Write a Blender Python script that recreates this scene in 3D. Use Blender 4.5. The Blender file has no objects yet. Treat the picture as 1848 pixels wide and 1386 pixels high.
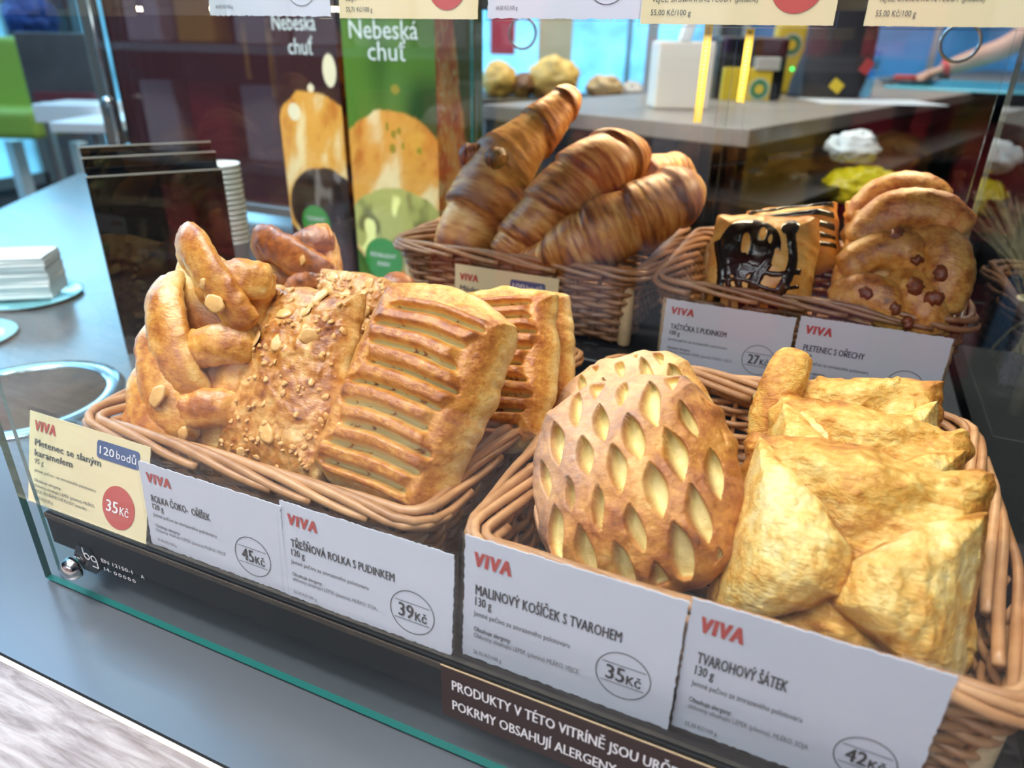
import bpy, math, random
import numpy as np
from mathutils import Vector, Matrix

# ---------------------------------------------------------------- camera, world, light, exposure
# world: metres, x to the right along the display case, y into the case, z up;
# z = 0 is the board the front baskets stand on, the shop floor is at z = -1
scene = bpy.context.scene
COL = scene.collection
CAM_M = [(0.9128, -0.1924, -0.3603), (0.4080, 0.3901, 0.8254), (0.0183, 0.9004, -0.4346)]
CAM_H = 0.282
CAM_F = 1282.419

cam_data = bpy.data.cameras.new('camera')
cam = bpy.data.objects.new('camera', cam_data)
COL.objects.link(cam)
_m = np.array(CAM_M)
cam.matrix_world = Matrix(((_m[0][0], _m[0][1], -_m[0][2], 0), (_m[1][0], _m[1][1], -_m[1][2], 0), (_m[2][0], _m[2][1], -_m[2][2], CAM_H), (0, 0, 0, 1)))
cam_data.sensor_width = 36.0
cam_data.lens = CAM_F / 1848 * 36.0
cam_data.clip_start = 0.01
cam_data.clip_end = 60
cam_data.dof.use_dof = True
cam_data.dof.focus_distance = 0.42
cam_data.dof.aperture_fstop = 6.4
scene.camera = cam

scene.view_settings.view_transform = 'Standard'
scene.view_settings.look = 'None'
scene.view_settings.gamma = 1.0
scene.view_settings.use_curve_mapping = False
scene.view_settings.exposure = 0.0
scene.cycles.use_denoising = True
scene.cycles.transparent_max_bounces = 24
scene.cycles.max_bounces = 8
scene.cycles.diffuse_bounces = 3
scene.cycles.glossy_bounces = 4
scene.cycles.caustics_reflective = False
scene.cycles.caustics_refractive = False
scene.cycles.sample_clamp_indirect = 6.0

world = bpy.data.worlds.new('world')
scene.world = world
world.use_nodes = True
world.node_tree.nodes['Background'].inputs[0].default_value = (0.62, 0.78, 1.0, 1)
world.node_tree.nodes['Background'].inputs[1].default_value = 0.30

def area(name, loc, target, sx, sy, power, col=(1, 1, 1), spread=180):
    l = bpy.data.lights.new(name, 'AREA')
    l.shape = 'RECTANGLE'; l.size = sx; l.size_y = sy; l.energy = power; l.color = col
    l.spread = math.radians(spread)
    o = bpy.data.objects.new(name, l); COL.objects.link(o)
    o.location = loc
    o.rotation_euler = (Vector(target) - Vector(loc)).to_track_quat('-Z', 'Y').to_euler()
    return o
# ceiling spots of the shop over the front of the case, the daylight side at the left, the case's own strip lamp, plus added fill lights
area('ceiling_lamp_light', (-0.20, 0.26, 1.60), (-0.16, 0.36, 0), 0.34, 0.24, 13.5, (1.0, 0.93, 0.82))
area('ceiling_panel_light', (-0.4, -0.9, 1.85), (-0.2, 0.4, 0), 1.2, 0.6, 15.0, (0.93, 0.96, 1.0))
area('front_fill_light', (-0.2, -2.6, 1.35), (-0.1, 0.5, 0.1), 2.2, 0.9, 42.0, (0.88, 0.93, 1.0))  # added low fill from the front, reaching in under the upper shelf
area('daylight_light', (-5.2, 3.0, 1.40), (0.0, 2.6, 0.2), 5.0, 1.0, 130.0, (0.34, 0.68, 1.0))
area('blue_fill_light', (-2.6, 0.75, 2.05), (-2.6, 0.76, 0), 2.2, 1.2, 55.0, (0.26, 0.58, 1.0))  # unseen blue panel added to turn the counter's reflection blue
area('linear_lamp_light', (-2.46, 1.325, 1.95), (-2.46, 1.326, 0), 1.08, 0.05, 3.0, (0.75, 0.92, 1.0))
area('column_fill_light', (-1.3, -0.1, 1.95), (-0.72, 0.87, 0.15), 0.5, 0.3, 9.0, (1.0, 0.96, 0.92), 70)  # added fill that brightens the poster columns
area('pack_fill_light', (-0.9, -0.35, 2.0), (-0.9, -1.2, 0.2), 2.2, 0.3, 60.0, (1.0, 0.95, 0.95), 110)  # added light on the packs so their mirror image shows in the glass
area('shop_light_back', (-0.6, 2.9, 1.9), (-0.6, 3.0, 0), 3.0, 1.6, 80.0, (1.0, 0.95, 0.88))
area('case_strip_light', (-0.205, 0.775, 0.3125), (-0.20, 0.66, 0.10), 0.26, 0.012, 1.7, (1.0, 0.76, 0.46))
area('case_strip_light', (0.055, 0.775, 0.3125), (0.05, 0.66, 0.10), 0.10, 0.012, 0.8, (1.0, 0.76, 0.46))

# ---------------------------------------------------------------- helpers
rng = random.Random(7)
def S(h):
    h = h.lstrip('#')
    c = [int(h[i:i + 2], 16) / 255 for i in (0, 2, 4)]
    return tuple(x / 12.92 if x <= 0.04045 else ((x + 0.055) / 1.055) ** 2.4 for x in c)

def hash3(ix, iy, iz, seed):
    n = (ix * 73856093) ^ (iy * 19349663) ^ (iz * 83492791) ^ (seed * 2654435761)
    n = n & 0xffffffff
    n = ((n ^ (n >> 15)) * 0x2c1b3c6d) & 0xffffffff
    n = ((n ^ (n >> 12)) * 0x297a2d39) & 0xffffffff
    n = n ^ (n >> 15)
    return (n & 0xffff) / 32767.5 - 1.0
def vnoise(p, seed=0):
    p = np.asarray(p, float)
    f0 = np.floor(p).astype(np.int64); t = p - f0; t = t * t * (3 - 2 * t)
    r = 0
    for dx in (0, 1):
        wx = t[:, 0] if dx else 1 - t[:, 0]
        for dy in (0, 1):
            wy = t[:, 1] if dy else 1 - t[:, 1]
            for dz in (0, 1):
                wz = t[:, 2] if dz else 1 - t[:, 2]
                r = r + wx * wy * wz * hash3(f0[:, 0] + dx, f0[:, 1] + dy, f0[:, 2] + dz, seed)
    return r
def fbm(p, scale, octs=4, seed=0, gain=0.5):
    p = np.asarray(p, float) * scale
    r = 0; a = 1; tot = 0
    for o in range(octs):
        r = r + a * vnoise(p + 17.3 * o, seed + o); tot += a; a *= gain; p = p * 2.03
    return r / tot
def sstep(a, b, x):
    t = np.clip((x - a) / (b - a), 0, 1); return t * t * (3 - 2 * t)

def tag(o, label=None, cat=None, group=None, kind=None):
    if label: o['label'] = label
    if cat: o['category'] = cat
    if group: o['group'] = group
    if kind: o['kind'] = kind
    return o
def empty(name, loc=(0, 0, 0), mw=None):
    o = bpy.data.objects.new(name, None); COL.objects.link(o); o.empty_display_size = 0.02
    if mw is not None: o.matrix_world = mw
    else: o.location = loc
    return o
def mesh_obj(name, V, F, mat, parent=None, smooth=True, attrs=None, mats=None, fmat=None, mw=None, cols=None):
    me = bpy.data.meshes.new(name)
    V = np.asarray(V, float)
    me.from_pydata(V.tolist(), [], F if isinstance(F, list) else F.tolist())
    if mats:
        for m in mats: me.materials.append(m)
        me.polygons.foreach_set('material_index', np.asarray(fmat, np.int32))
    elif mat: me.materials.append(mat)
    if attrs:
        for k, a in attrs.items():
            at = me.attributes.new(k, 'FLOAT', 'POINT'); at.data.foreach_set('value', np.asarray(a, np.float32))
    if cols is not None:
        at = me.attributes.new('print', 'FLOAT_COLOR', 'POINT')
        at.data.foreach_set('color', np.hstack([cols, np.ones((len(cols), 1))]).astype(np.float32).ravel())
    if smooth: me.polygons.foreach_set('use_smooth', np.ones(len(me.polygons), bool))
    me.update()
    o = bpy.data.objects.new(name, me); COL.objects.link(o)
    if parent: o.parent = parent
    if mw is not None: o.matrix_world = mw
    return o
class MB:
    """collects verts and faces of one part"""
    def __init__(s): s.V = []; s.F = []; s.A = []; s.n = 0
    def add(s, V, F, a=0.0):
        V = np.asarray(V, float)
        s.V.append(V); s.F += [tuple(int(i) + s.n for i in f) for f in F]; s.A.append(np.full(len(V), a)); s.n += len(V)
        return s
    def build(s, name, mat, parent=None, smooth=True, mw=None, mats=None, fmat=None):
        return mesh_obj(name, np.vstack(s.V), s.F, mat, parent, smooth, {'tone': np.concatenate(s.A)}, mats, fmat, mw)
def box_geo(c, d, bev=0.0, rz=0.0):
    """box centred at c with size d; bevelled edges when bev > 0"""
    hx, hy, hz = d[0] / 2, d[1] / 2, d[2] / 2
    b = min(bev, hx * .9, hy * .9, hz * .9)
    V = []; F = []
    if b <= 0:
        for z in (-hz, hz):
            V += [(-hx, -hy, z), (hx, -hy, z), (hx, hy, z), (-hx, hy, z)]
        F = [(3, 2, 1, 0), (4, 5, 6, 7), (0, 1, 5, 4), (1, 2, 6, 5), (2, 3, 7, 6), (3, 0, 4, 7)]
    else:
        n = 3
        ring = []
        for (sx, sy, a0) in ((1, 1, 0), (-1, 1, 90), (-1, -1, 180), (1, -1, 270)):
            for k in range(n + 1):
                a = math.radians(a0 + 90 * k / n); ring.append((sx * (hx - b), sy * (hy - b), math.cos(a), math.sin(a)))
        m = len(ring)
        prof = [(-hz, 0.0)] + [(-(hz - b) - b * math.cos(math.radians(90 * k / n)), math.sin(math.radians(90 * k / n))) for k in range(1, n + 1)]
        prof = prof + [(-z, s) for z, s in reversed(prof)]
        for z, s in prof:
            for (x, y, cx, cy) in ring: V.append((x + b * s * cx, y + b * s * cy, z))
        for i in range(len(prof) - 1):
            for j in range(m):
                F.append((i * m + j, i * m + (j + 1) % m, (i + 1) * m + (j + 1) % m, (i + 1) * m + j))
        F.append(tuple(range(m - 1, -1, -1))); F.append(tuple((len(prof) - 1) * m + j for j in range(m)))
    V = np.array(V)
    if rz:
        c_, s_ = math.cos(rz), math.sin(rz)
        V = np.stack([V[:, 0] * c_ - V[:, 1] * s_, V[:, 0] * s_ + V[:, 1] * c_, V[:, 2]], 1)
    return V + np.array(c), F
def box(name, c, d, mat, parent=None, bev=0.0, rz=0.0, smooth=False):
    V, F = box_geo((0, 0, 0), d, bev)
    o = mesh_obj(name, V, F, mat, parent, smooth)
    o.location = c; o.rotation_euler = (0, 0, rz)
    return o
def lathe_geo(prof, n=32, c=(0, 0, 0), axis='z'):
    V = []; F = []
    for r, z in prof:
        for k in range(n):
            a = 2 * math.pi * k / n; V.append((r * math.cos(a), r * math.sin(a), z))
    m = len(prof)
    for i in range(m - 1):
        for k in range(n):
            F.append((i * n + k, i * n + (k + 1) % n, (i + 1) * n + (k + 1) % n, (i + 1) * n + k))
    F.append(tuple(range(n - 1, -1, -1))); F.append(tuple((m - 1) * n + k for k in range(n)))
    V = np.array(V)
    if axis == 'y': V = np.stack([V[:, 0], -V[:, 2], V[:, 1]], 1)
    if axis == 'x': V = np.stack([V[:, 2], V[:, 0], V[:, 1]], 1)
    return V + np.array(c), F
def tube_geo(P, R, seg=8, closed=False, flat=1.0, up0=(0, 0, 1)):
    P = np.asarray(P, float); n = len(P)
    R = np.full(n, R) if np.isscalar(R) else np.asarray(R, float)
    if closed: T = np.roll(P, -1, 0) - np.roll(P, 1, 0)
    else: T = np.gradient(P, axis=0)
    T /= np.linalg.norm(T, axis=1)[:, None] + 1e-12
    N = np.zeros_like(P); u = np.array(up0, float)
    for i in range(n):
        u = u - T[i] * (u @ T[i]); l = np.linalg.norm(u)
        if l < 1e-4:
            u = np.array((1.0, .3, .2)); u = u - T[i] * (u @ T[i]); l = np.linalg.norm(u)
        u = u / l; N[i] = u
    if closed: # horizontal closed loops keep z as their normal
        N = np.array(up0, float)[None] - T * (T @ np.array(up0, float))[:, None]; N /= np.linalg.norm(N, axis=1)[:, None]
    B = np.cross(T, N)
    a = np.linspace(0, 2 * np.pi, seg, endpoint=False)
    V = (P[:, None] + R[:, None, None] * (flat * np.cos(a)[None, :, None] * N[:, None] + np.sin(a)[None, :, None] * B[:, None])).reshape(-1, 3)
    F = []
    for i in range(n if closed else n - 1):
        j = (i + 1) % n
        for k in range(seg):
            F.append((i * seg + k, j * seg + k, j * seg + (k + 1) % seg, i * seg + (k + 1) % seg))
    if not closed:
        F.append(tuple(range(seg))); F.append(tuple((n - 1) * seg + k for k in range(seg - 1, -1, -1)))
    return V, F
def spline(P, n):
    """Catmull-Rom through the points"""
    P = np.asarray(P, float); m = len(P)
    Q = np.vstack([2 * P[0] - P[1], P, 2 * P[-1] - P[-2]])
    out = []
    for t in np.linspace(0, m - 1 - 1e-9, n):
        i = int(t); f = t - i
        a, b, c, d = Q[i], Q[i + 1], Q[i + 2], Q[i + 3]
        out.append(.5 * ((2 * b) + (-a + c) * f + (2 * a - 5 * b + 4 * c - d) * f * f + (-a + 3 * b - 3 * c + d) * f ** 3))
    return np.array(out)
def frame_mw(B, T, Lp, R):
    """matrix whose local y runs from B (bottom middle) to T (top middle), x from Lp to R, z out of the face; origin mid-way"""
    B, T, Lp, R = (Vector(v) for v in (B, T, Lp, R))
    y = (T - B).normalized(); x = (R - Lp); x = (x - y * x.dot(y)).normalized(); z = x.cross(y)
    o = (B + T) / 2
    return Matrix(((x.x, y.x, z.x, o.x), (x.y, y.y, z.y, o.y), (x.z, y.z, z.z, o.z), (0, 0, 0, 1)))

# ---------------------------------------------------------------- materials
def new_mat(name):
    m = bpy.data.materials.new(name); m.use_nodes = True
    nt = m.node_tree; b = nt.nodes['Principled BSDF']
    return m, nt, b
def N(nt, typ, **kw):
    n = nt.nodes.new(typ)
    for k, v in kw.items():
        if k.startswith('i_'): n.inputs[k[2:].replace('_', ' ')].default_value = v
        else: setattr(n, k, v)
    return n
def simple(name, col, rough=0.5, metal=0.0, coat=0.0, noise=0.0, nscale=60, emit=0.0, bump=0.0, spec=0.5):
    m, nt, b = new_mat(name)
    b.inputs['Base Color'].default_value = (*col, 1); b.inputs['Roughness'].default_value = rough
    b.inputs['Metallic'].default_value = metal; b.inputs['Coat Weight'].default_value = coat
    b.inputs['Coat Roughness'].default_value = 0.08; b.inputs['Specular IOR Level'].default_value = spec
    if emit:
        b.inputs['Emission Color'].default_value = (*col, 1); b.inputs['Emission Strength'].default_value = emit
    if noise or bump:
        tc = N(nt, 'ShaderNodeTexCoord'); nz = N(nt, 'ShaderNodeTexNoise', i_Scale=nscale, i_Detail=4.0)
        nt.links.new(tc.outputs['Object'], nz.inputs['Vector'])
        if noise:
            mx = N(nt, 'ShaderNodeMix', data_type='RGBA', blend_type='MULTIPLY')
            rp = N(nt, 'ShaderNodeMapRange'); rp.inputs['To Min'].default_value = 1 - noise; rp.inputs['To Max'].default_value = 1 + noise
            nt.links.new(nz.outputs['Fac'], rp.inputs['Value'])
            mx.inputs['Factor'].default_value = 1; mx.inputs[6].default_value = (*col, 1)
            nt.links.new(rp.outputs['Result'], mx.inputs[7]); nt.links.new(mx.outputs[2], b.inputs['Base Color'])
        if bump:
            bp = N(nt, 'ShaderNodeBump'); bp.inputs['Strength'].default_value = bump; bp.inputs['Distance'].default_value = 0.001
            nt.links.new(nz.outputs['Fac'], bp.inputs['Height']); nt.links.new(bp.outputs['Normal'], b.inputs['Normal'])
    return m
def print_mat(name, rough=0.3, coat=0.0):
    m, nt, b = new_mat(name)
    a = N(nt, 'ShaderNodeAttribute', attribute_name='print')
    nt.links.new(a.outputs['Color'], b.inputs['Base Color']); b.inputs['Roughness'].default_value = rough
    b.inputs['Coat Weight'].default_value = coat; b.inputs['Coat Roughness'].default_value = 0.05
    return m
def glass_mat(name, tint=(0.985, 1.0, 0.995), ior=1.6, rough=0.0):
    """a clear pane: light goes straight through, its outer face mirrors by Fresnel"""
    m, nt, b = new_mat(name); nt.nodes.remove(b)
    out = nt.nodes['Material Output']
    tr = N(nt, 'ShaderNodeBsdfTransparent'); tr.inputs[0].default_value = (*tint, 1)
    gl = N(nt, 'ShaderNodeBsdfGlossy'); gl.inputs['Roughness'].default_value = rough
    fr = N(nt, 'ShaderNodeFresnel'); fr.inputs['IOR'].default_value = ior
    ge = N(nt, 'ShaderNodeNewGeometry')
    inv = N(nt, 'ShaderNodeMath', operation='SUBTRACT'); inv.inputs[0].default_value = 1.0
    mu = N(nt, 'ShaderNodeMath', operation='MULTIPLY')
    mx = N(nt, 'ShaderNodeMixShader')
    nt.links.new(ge.outputs['Backfacing'], inv.inputs[1]); nt.links.new(inv.outputs[0], mu.inputs[0]); nt.links.new(fr.outputs[0], mu.inputs[1])
    nt.links.new(mu.outputs[0], mx.inputs[0]); nt.links.new(tr.outputs[0], mx.inputs[1]); nt.links.new(gl.outputs[0], mx.inputs[2])
    nt.links.new(mx.outputs[0], out.inputs['Surface'])
    return m
def crust(name, stops, gloss=0.35, coat=0.3, fillc=(0.75, 0.6, 0.3), nscale=140, bump=0.5, flake=0.5, namp=0.35, spots=0.0):
    """baked dough: 'bake' attribute plus noise through a toast ramp, 'fill' shows the filling, 'dust' icing sugar"""
    m, nt, b = new_mat(name); L = nt.links.new
    tc = N(nt, 'ShaderNodeTexCoord')
    ab = N(nt, 'ShaderNodeAttribute', attribute_name='bake'); af = N(nt, 'ShaderNodeAttribute', attribute_name='fill'); ad = N(nt, 'ShaderNodeAttribute', attribute_name='dust')
    n1 = N(nt, 'ShaderNodeTexNoise', i_Scale=nscale, i_Detail=7.0, i_Roughness=0.62)
    mp = N(nt, 'ShaderNodeMapping'); mp.inputs['Scale'].default_value = (0.35, 1.0, 1.0)
    n2 = N(nt, 'ShaderNodeTexNoise', i_Scale=nscale * 3.2, i_Detail=5.0, i_Roughness=0.6, i_Distortion=0.8)
    L(tc.outputs['Object'], n1.inputs['Vector']); L(tc.outputs['Object'], mp.inputs['Vector']); L(mp.outputs[0], n2.inputs['Vector'])
    def math_(op, a, c):
        n = N(nt, 'ShaderNodeMath', operation=op)
        for i, v in enumerate((a, c)):
            if isinstance(v, (int, float)): n.inputs[i].default_value = v
            else: L(v, n.inputs[i])
        return n.outputs[0]
    v = math_('ADD', ab.outputs['Fac'], math_('MULTIPLY', math_('SUBTRACT', n1.outputs['Fac'], 0.5), namp * 2))
    v = math_('ADD', v, math_('MULTIPLY', math_('SUBTRACT', n2.outputs['Fac'], 0.5), namp * 0.9))
    cr = N(nt, 'ShaderNodeValToRGB'); el = cr.color_ramp.elements
    while len(el) > 1: el.remove(el[-1])
    el[0].position = stops[0][0]; el[0].color = (*stops[0][1], 1)
    for p, c in stops[1:]:
        e = el.new(p); e.color = (*c, 1)
    L(v, cr.inputs[0])
    mx = N(nt, 'ShaderNodeMix', data_type='RGBA'); L(af.outputs['Fac'], mx.inputs['Factor']); L(cr.outputs[0], mx.inputs[6]); mx.inputs[7].default_value = (*fillc, 1)
    md = N(nt, 'ShaderNodeMix', data_type='RGBA'); L(math_('MULTIPLY', ad.outputs['Fac'], math_('MULTIPLY', n2.outputs['Fac'], 1.1)), md.inputs['Factor']); L(mx.outputs[2], md.inputs[6]); md.inputs[7].default_value = (0.9, 0.82, 0.7, 1)
    L(md.outputs[2], b.inputs['Base Color'])
    bp = N(nt, 'ShaderNodeBump'); bp.inputs['Strength'].default_value = bump; bp.inputs['Distance'].default_value = 0.0016
    h = math_('ADD', n1.outputs['Fac'], math_('MULTIPLY', n2.outputs['Fac'], flake))
    L(h, bp.inputs['Height']); L(bp.outputs['Normal'], b.inputs['Normal']); L(bp.outputs['Normal'], b.inputs['Coat Normal'])
    b.inputs['Roughness'].default_value = gloss; b.inputs['Coat Weight'].default_value = coat; b.inputs['Coat Roughness'].default_value = 0.22
    b.inputs['Subsurface Weight'].default_value = 0.0
    return m
def wicker_mat(name, c0, c1, rough=0.38):
    m, nt, b = new_mat(name); L = nt.links.new
    a = N(nt, 'ShaderNodeAttribute', attribute_name='tone'); tc = N(nt, 'ShaderNodeTexCoord')
    nz = N(nt, 'ShaderNodeTexNoise', i_Scale=90.0, i_Detail=5.0); L(tc.outputs['Object'], nz.inputs['Vector'])
    ad = N(nt, 'ShaderNodeMath', operation='ADD'); L(a.outputs['Fac'], ad.inputs[0])
    ml = N(nt, 'ShaderNodeMath', operation='MULTIPLY_ADD'); L(nz.outputs['Fac'], ml.inputs[0]); ml.inputs[1].default_value = 1.1; ml.inputs[2].default_value = -0.55
    L(ml.outputs[0], ad.inputs[1])
    cr = N(nt, 'ShaderNodeValToRGB'); cr.color_ramp.elements[0].color = (*c0, 1); cr.color_ramp.elements[1].color = (*c1, 1)
    L(ad.outputs[0], cr.inputs[0]); L(cr.outputs[0], b.inputs['Base Color'])
    b.inputs['Roughness'].default_value = rough
    bp = N(nt, 'ShaderNodeBump'); bp.inputs['Strength'].default_value = 0.25; bp.inputs['Distance'].default_value = 0.0006
    L(nz.outputs['Fac'], bp.inputs['Height']); L(bp.outputs['Normal'], b.inputs['Normal'])
    return m

M_glass = glass_mat('clear_glass')
M_glass_side = glass_mat('clear_glass_side', (0.95, 1.0, 0.99))
M_glass_edge = simple('green_glass_edge', (0.006, 0.115, 0.105), 0.12, coat=0.6)
M_glass_pale = simple('pale_glass_edge', (0.20, 0.26, 0.28), 0.15, coat=0.5)
M_acryl = glass_mat('clear_acrylic', (0.985, 0.985, 0.99), 1.45)
M_board = simple('black_board', (0.006, 0.0065, 0.008), 0.55, spec=0.25, noise=0.3, nscale=120)
M_riser = simple('black_riser', (0.016, 0.020, 0.024), 0.35)
M_edge = simple('worn_board_edge', (0.055, 0.038, 0.024), 0.7, noise=0.6, nscale=500, bump=0.6)
M_shelf = simple('dark_shelf', (0.05, 0.045, 0.042), 0.4)
M_steel = simple('polished_steel', (0.62, 0.62, 0.62), 0.16, metal=1.0)
M_brush = simple('brushed_steel', (0.48, 0.46, 0.43), 0.35, metal=0.9)
M_black = simple('black_plastic', (0.008, 0.008, 0.010), 0.25)
M_blackgloss = simple('black_acrylic', (0.004, 0.004, 0.005), 0.05, spec=0.6)
M_white = simple('white_plastic', (0.80, 0.82, 0.84), 0.4)
M_card = simple('white_card', (0.62, 0.66, 0.765), 0.45, coat=0.25)
M_cream = simple('cream_card', (0.78, 0.68, 0.42), 0.45, coat=0.25)
M_ink = simple('dark_ink', (0.045, 0.045, 0.05), 0.6)
M_inksoft = simple('grey_ink', (0.14, 0.14, 0.16), 0.6)
M_slate = simple('slate_ink', (0.05, 0.075, 0.085), 0.6)
M_red = simple('red_ink', (0.50, 0.075, 0.065), 0.5)
M_navy = simple('navy_ink', (0.05, 0.10, 0.24), 0.5)
M_inkwhite = simple('white_ink', (0.85, 0.86, 0.88), 0.5)
M_wick = wicker_mat('willow', (0.30, 0.125, 0.045), (0.62, 0.34, 0.16))
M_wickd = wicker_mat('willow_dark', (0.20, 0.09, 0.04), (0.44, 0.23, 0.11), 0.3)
M_peg = simple('pale_peg', (0.68, 0.52, 0.30), 0.6, noise=0.2, nscale=300)
M_wbase = simple('basket_floor', (0.20, 0.09, 0.035), 0.6, noise=0.4, nscale=200)

# ---------------------------------------------------------------- the counter and the display case
ZC = -0.052                                   # counter top
M_counter, _nt, _b = new_mat('grey_laminate')
_b.inputs['Base Color'].default_value = (0.085, 0.098, 0.112, 1); _b.inputs['Roughness'].default_value = 0.24
_b.inputs['Specular IOR Level'].default_value = 0.75
def poly_prism(name, pts, z0, z1, mat, parent=None):
    n = len(pts)
    V = [(x, y, z0) for x, y in pts] + [(x, y, z1) for x, y in pts]
    F = [tuple(range(n - 1, -1, -1)), tuple(range(n, 2 * n))] + [(i, (i + 1) % n, n + (i + 1) % n, n + i) for i in range(n)]
    return mesh_obj(name, V, F, mat, parent, False)
ctr = empty('service_counter', (-0.5, 0.7, -1.0))
tag(ctr, 'long satin grey counter carrying the glass pastry case', 'counter')
c_ = poly_prism('worktop', [(-1.02, 0.163), (1.10, 0.163), (1.10, 0.93), (-0.40, 0.93), (-0.40, 1.30), (-1.825, 1.30), (-1.45, 0.742)], ZC - 0.03, ZC, M_counter); c_.parent = ctr; c_.matrix_parent_inverse = ctr.matrix_world.inverted() if False else Matrix.Translation((0.5, -0.7, 1.0))
c_ = box('front_panel', (0.04, 0.545, -0.541), (2.04, 0.72, 0.916), simple('counter_base', (0.03, 0.03, 0.033), 0.5)); c_.parent = ctr; c_.matrix_parent_inverse = Matrix.Translation((0.5, -0.7, 1.0))

# pale wood ledge in front of the counter
M_oak, _nt, _b = new_mat('limed_oak')
_tc = N(_nt, 'ShaderNodeTexCoord'); _mp = N(_nt, 'ShaderNodeMapping'); _mp.inputs['Scale'].default_value = (14, 120, 60)
_nz = N(_nt, 'ShaderNodeTexNoise', i_Scale=1.6, i_Detail=8.0, i_Roughness=0.65, i_Distortion=0.6)
_cr = N(_nt, 'ShaderNodeValToRGB'); _cr.color_ramp.elements[0].position = .36; _cr.color_ramp.elements[0].color = (0.17, 0.135, 0.125, 1)
_cr.color_ramp.elements[1].position = .62; _cr.color_ramp.elements[1].color = (0.37, 0.335, 0.325, 1)
_nt.links.new(_tc.outputs['Object'], _mp.inputs[0]); _nt.links.new(_mp.outputs[0], _nz.inputs['Vector']); _nt.links.new(_nz.outputs['Fac'], _cr.inputs[0]); _nt.links.new(_cr.outputs[0], _b.inputs['Base Color'])
_b.inputs['Roughness'].default_value = 0.5
ledge = box('wooden_ledge', (0.0, 0.02, ZC - 0.012), (2.4, 0.2785, 0.024), M_oak, bev=0.001)
tag(ledge, 'pale limed wood ledge along the front of the grey counter', 'ledge')
box('ledge_edging', (0.0, 0.140, 0.0), (2.4, 0.0028, 0.0244), simple('cream_edging', (0.62, 0.55, 0.44), 0.4), ledge)

case = empty('display_case', (-0.15, 0.53, ZC)); CASE_T = Matrix.Translation((0.15, -0.53, -ZC))
tag(case, 'clear glass pastry display case with black inner boards on the grey counter', 'display case')
def incase(o): o.parent = case; o.matrix_parent_inverse = CASE_T; return o
XL, XR, YF, YB, ZG = -0.435, 0.130, 0.2165, 0.850, 0.50
def pane(name, c, d, thin, mat=M_glass, edge=None):
    """sheet of glass; its narrow faces show the green edge"""
    V, F = box_geo((0, 0, 0), d)
    fm = []
    for f in F:
        nrm = np.cross(V[f[1]] - V[f[0]], V[f[2]] - V[f[1]]); ax = int(np.argmax(np.abs(nrm)))
        fm.append(0 if ax == thin else 1)
    o = mesh_obj(name, V, F, None, None, False, mats=[mat, edge or M_glass_edge], fmat=fm); o.location = c
    return incase(o)
pane('front_glass', ((XL + 0.30) / 2, YF + 0.0021, (ZG - 0.050) / 2), (0.30 - XL, 0.0042, ZG + 0.050), 1)
pane('side_glass', (XL + 0.0021, (YF + YB) / 2 + 0.004, (ZG - 0.051) / 2), (0.0042, YB - YF - 0.010, ZG + 0.050), 0, M_glass_side)
pane('side_glass', (XR + 0.004, (YF + YB) / 2 + 0.004, (ZG - 0.051) / 2), (0.0050, YB - YF - 0.010, ZG + 0.050), 0, M_glass_side, M_glass_pale)
for x0, x1, yy in ((-0.4285, -0.122, YB + 0.002), (-0.135, 0.1265, YB + 0.012)):
    pane('sliding_door', ((x0 + x1) / 2, yy, 0.17), (x1 - x0, 0.003, 0.26), 1, M_glass, M_glass_pale)
for cx, cz, yy in ((-0.3653, 0.2904, YB - 0.003), (0.083, 0.2885, YB + 0.007)):
    a = np.linspace(0, 2 * np.pi, 48, endpoint=False)
    P = np.stack([cx + 0.0165 * np.cos(a), np.full(48, yy), cz + 0.0165 * np.sin(a)], 1)
    V, F = tube_geo(P, 0.0016, 8, True, up0=(0, 1, 0)); incase(mesh_obj('finger_ring', V, F, simple('ring_glass', (0.75, 0.9, 0.92), 0.08, metal=0.6)))
# board with the baskets, riser, plinth
V, F = box_geo((0, 0, 0), (0.553, 0.612, 0.024)); fm = [2 if i == 2 else 0 for i in range(6)]; fm[2] = 0
o = mesh_obj('base_board', V, F, None, None, False, mats=[M_board, M_edge], fmat=[0] * 6); o.location = (-0.1525, 0.5315, -0.012); incase(o)
incase(box('worn_edge', (-0.1525, 0.2258, -0.0018), (0.553, 0.0022, 0.0036), M_edge))
incase(box('riser', (-0.1525, 0.697, 0.015), (0.553, 0.285, 0.030), M_riser, bev=0.002))
incase(box('plinth', (-0.1525, 0.5415, -0.0385), (0.553, 0.590, 0.027), simple('plinth_black', (0.003, 0.003, 0.005), 0.7, spec=0.1)))
incase(box('upper_shelf', (-0.152, 0.655, 0.320), (0.553, 0.375, 0.012), M_shelf, bev=0.001))
# standoff bolt and black washer block through the front glass
V, F = lathe_geo([(0.0001, 0.0075), (0.004, 0.0070), (0.0066, 0.0052), (0.0078, 0.002), (0.0078, 0.0)], 28, (-0.3985, 0.2163, -0.0275), 'y')
bolt = incase(mesh_obj('standoff_bolt', V, F, M_steel))
V, F = lathe_geo([(0.0115, 0.0), (0.0115, 0.0075)], 6, (-0.3965, 0.2235 + 0.0075, -0.0260), 'y')
incase(mesh_obj('bolt_washer', V, F, M_black, smooth=False))
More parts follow.
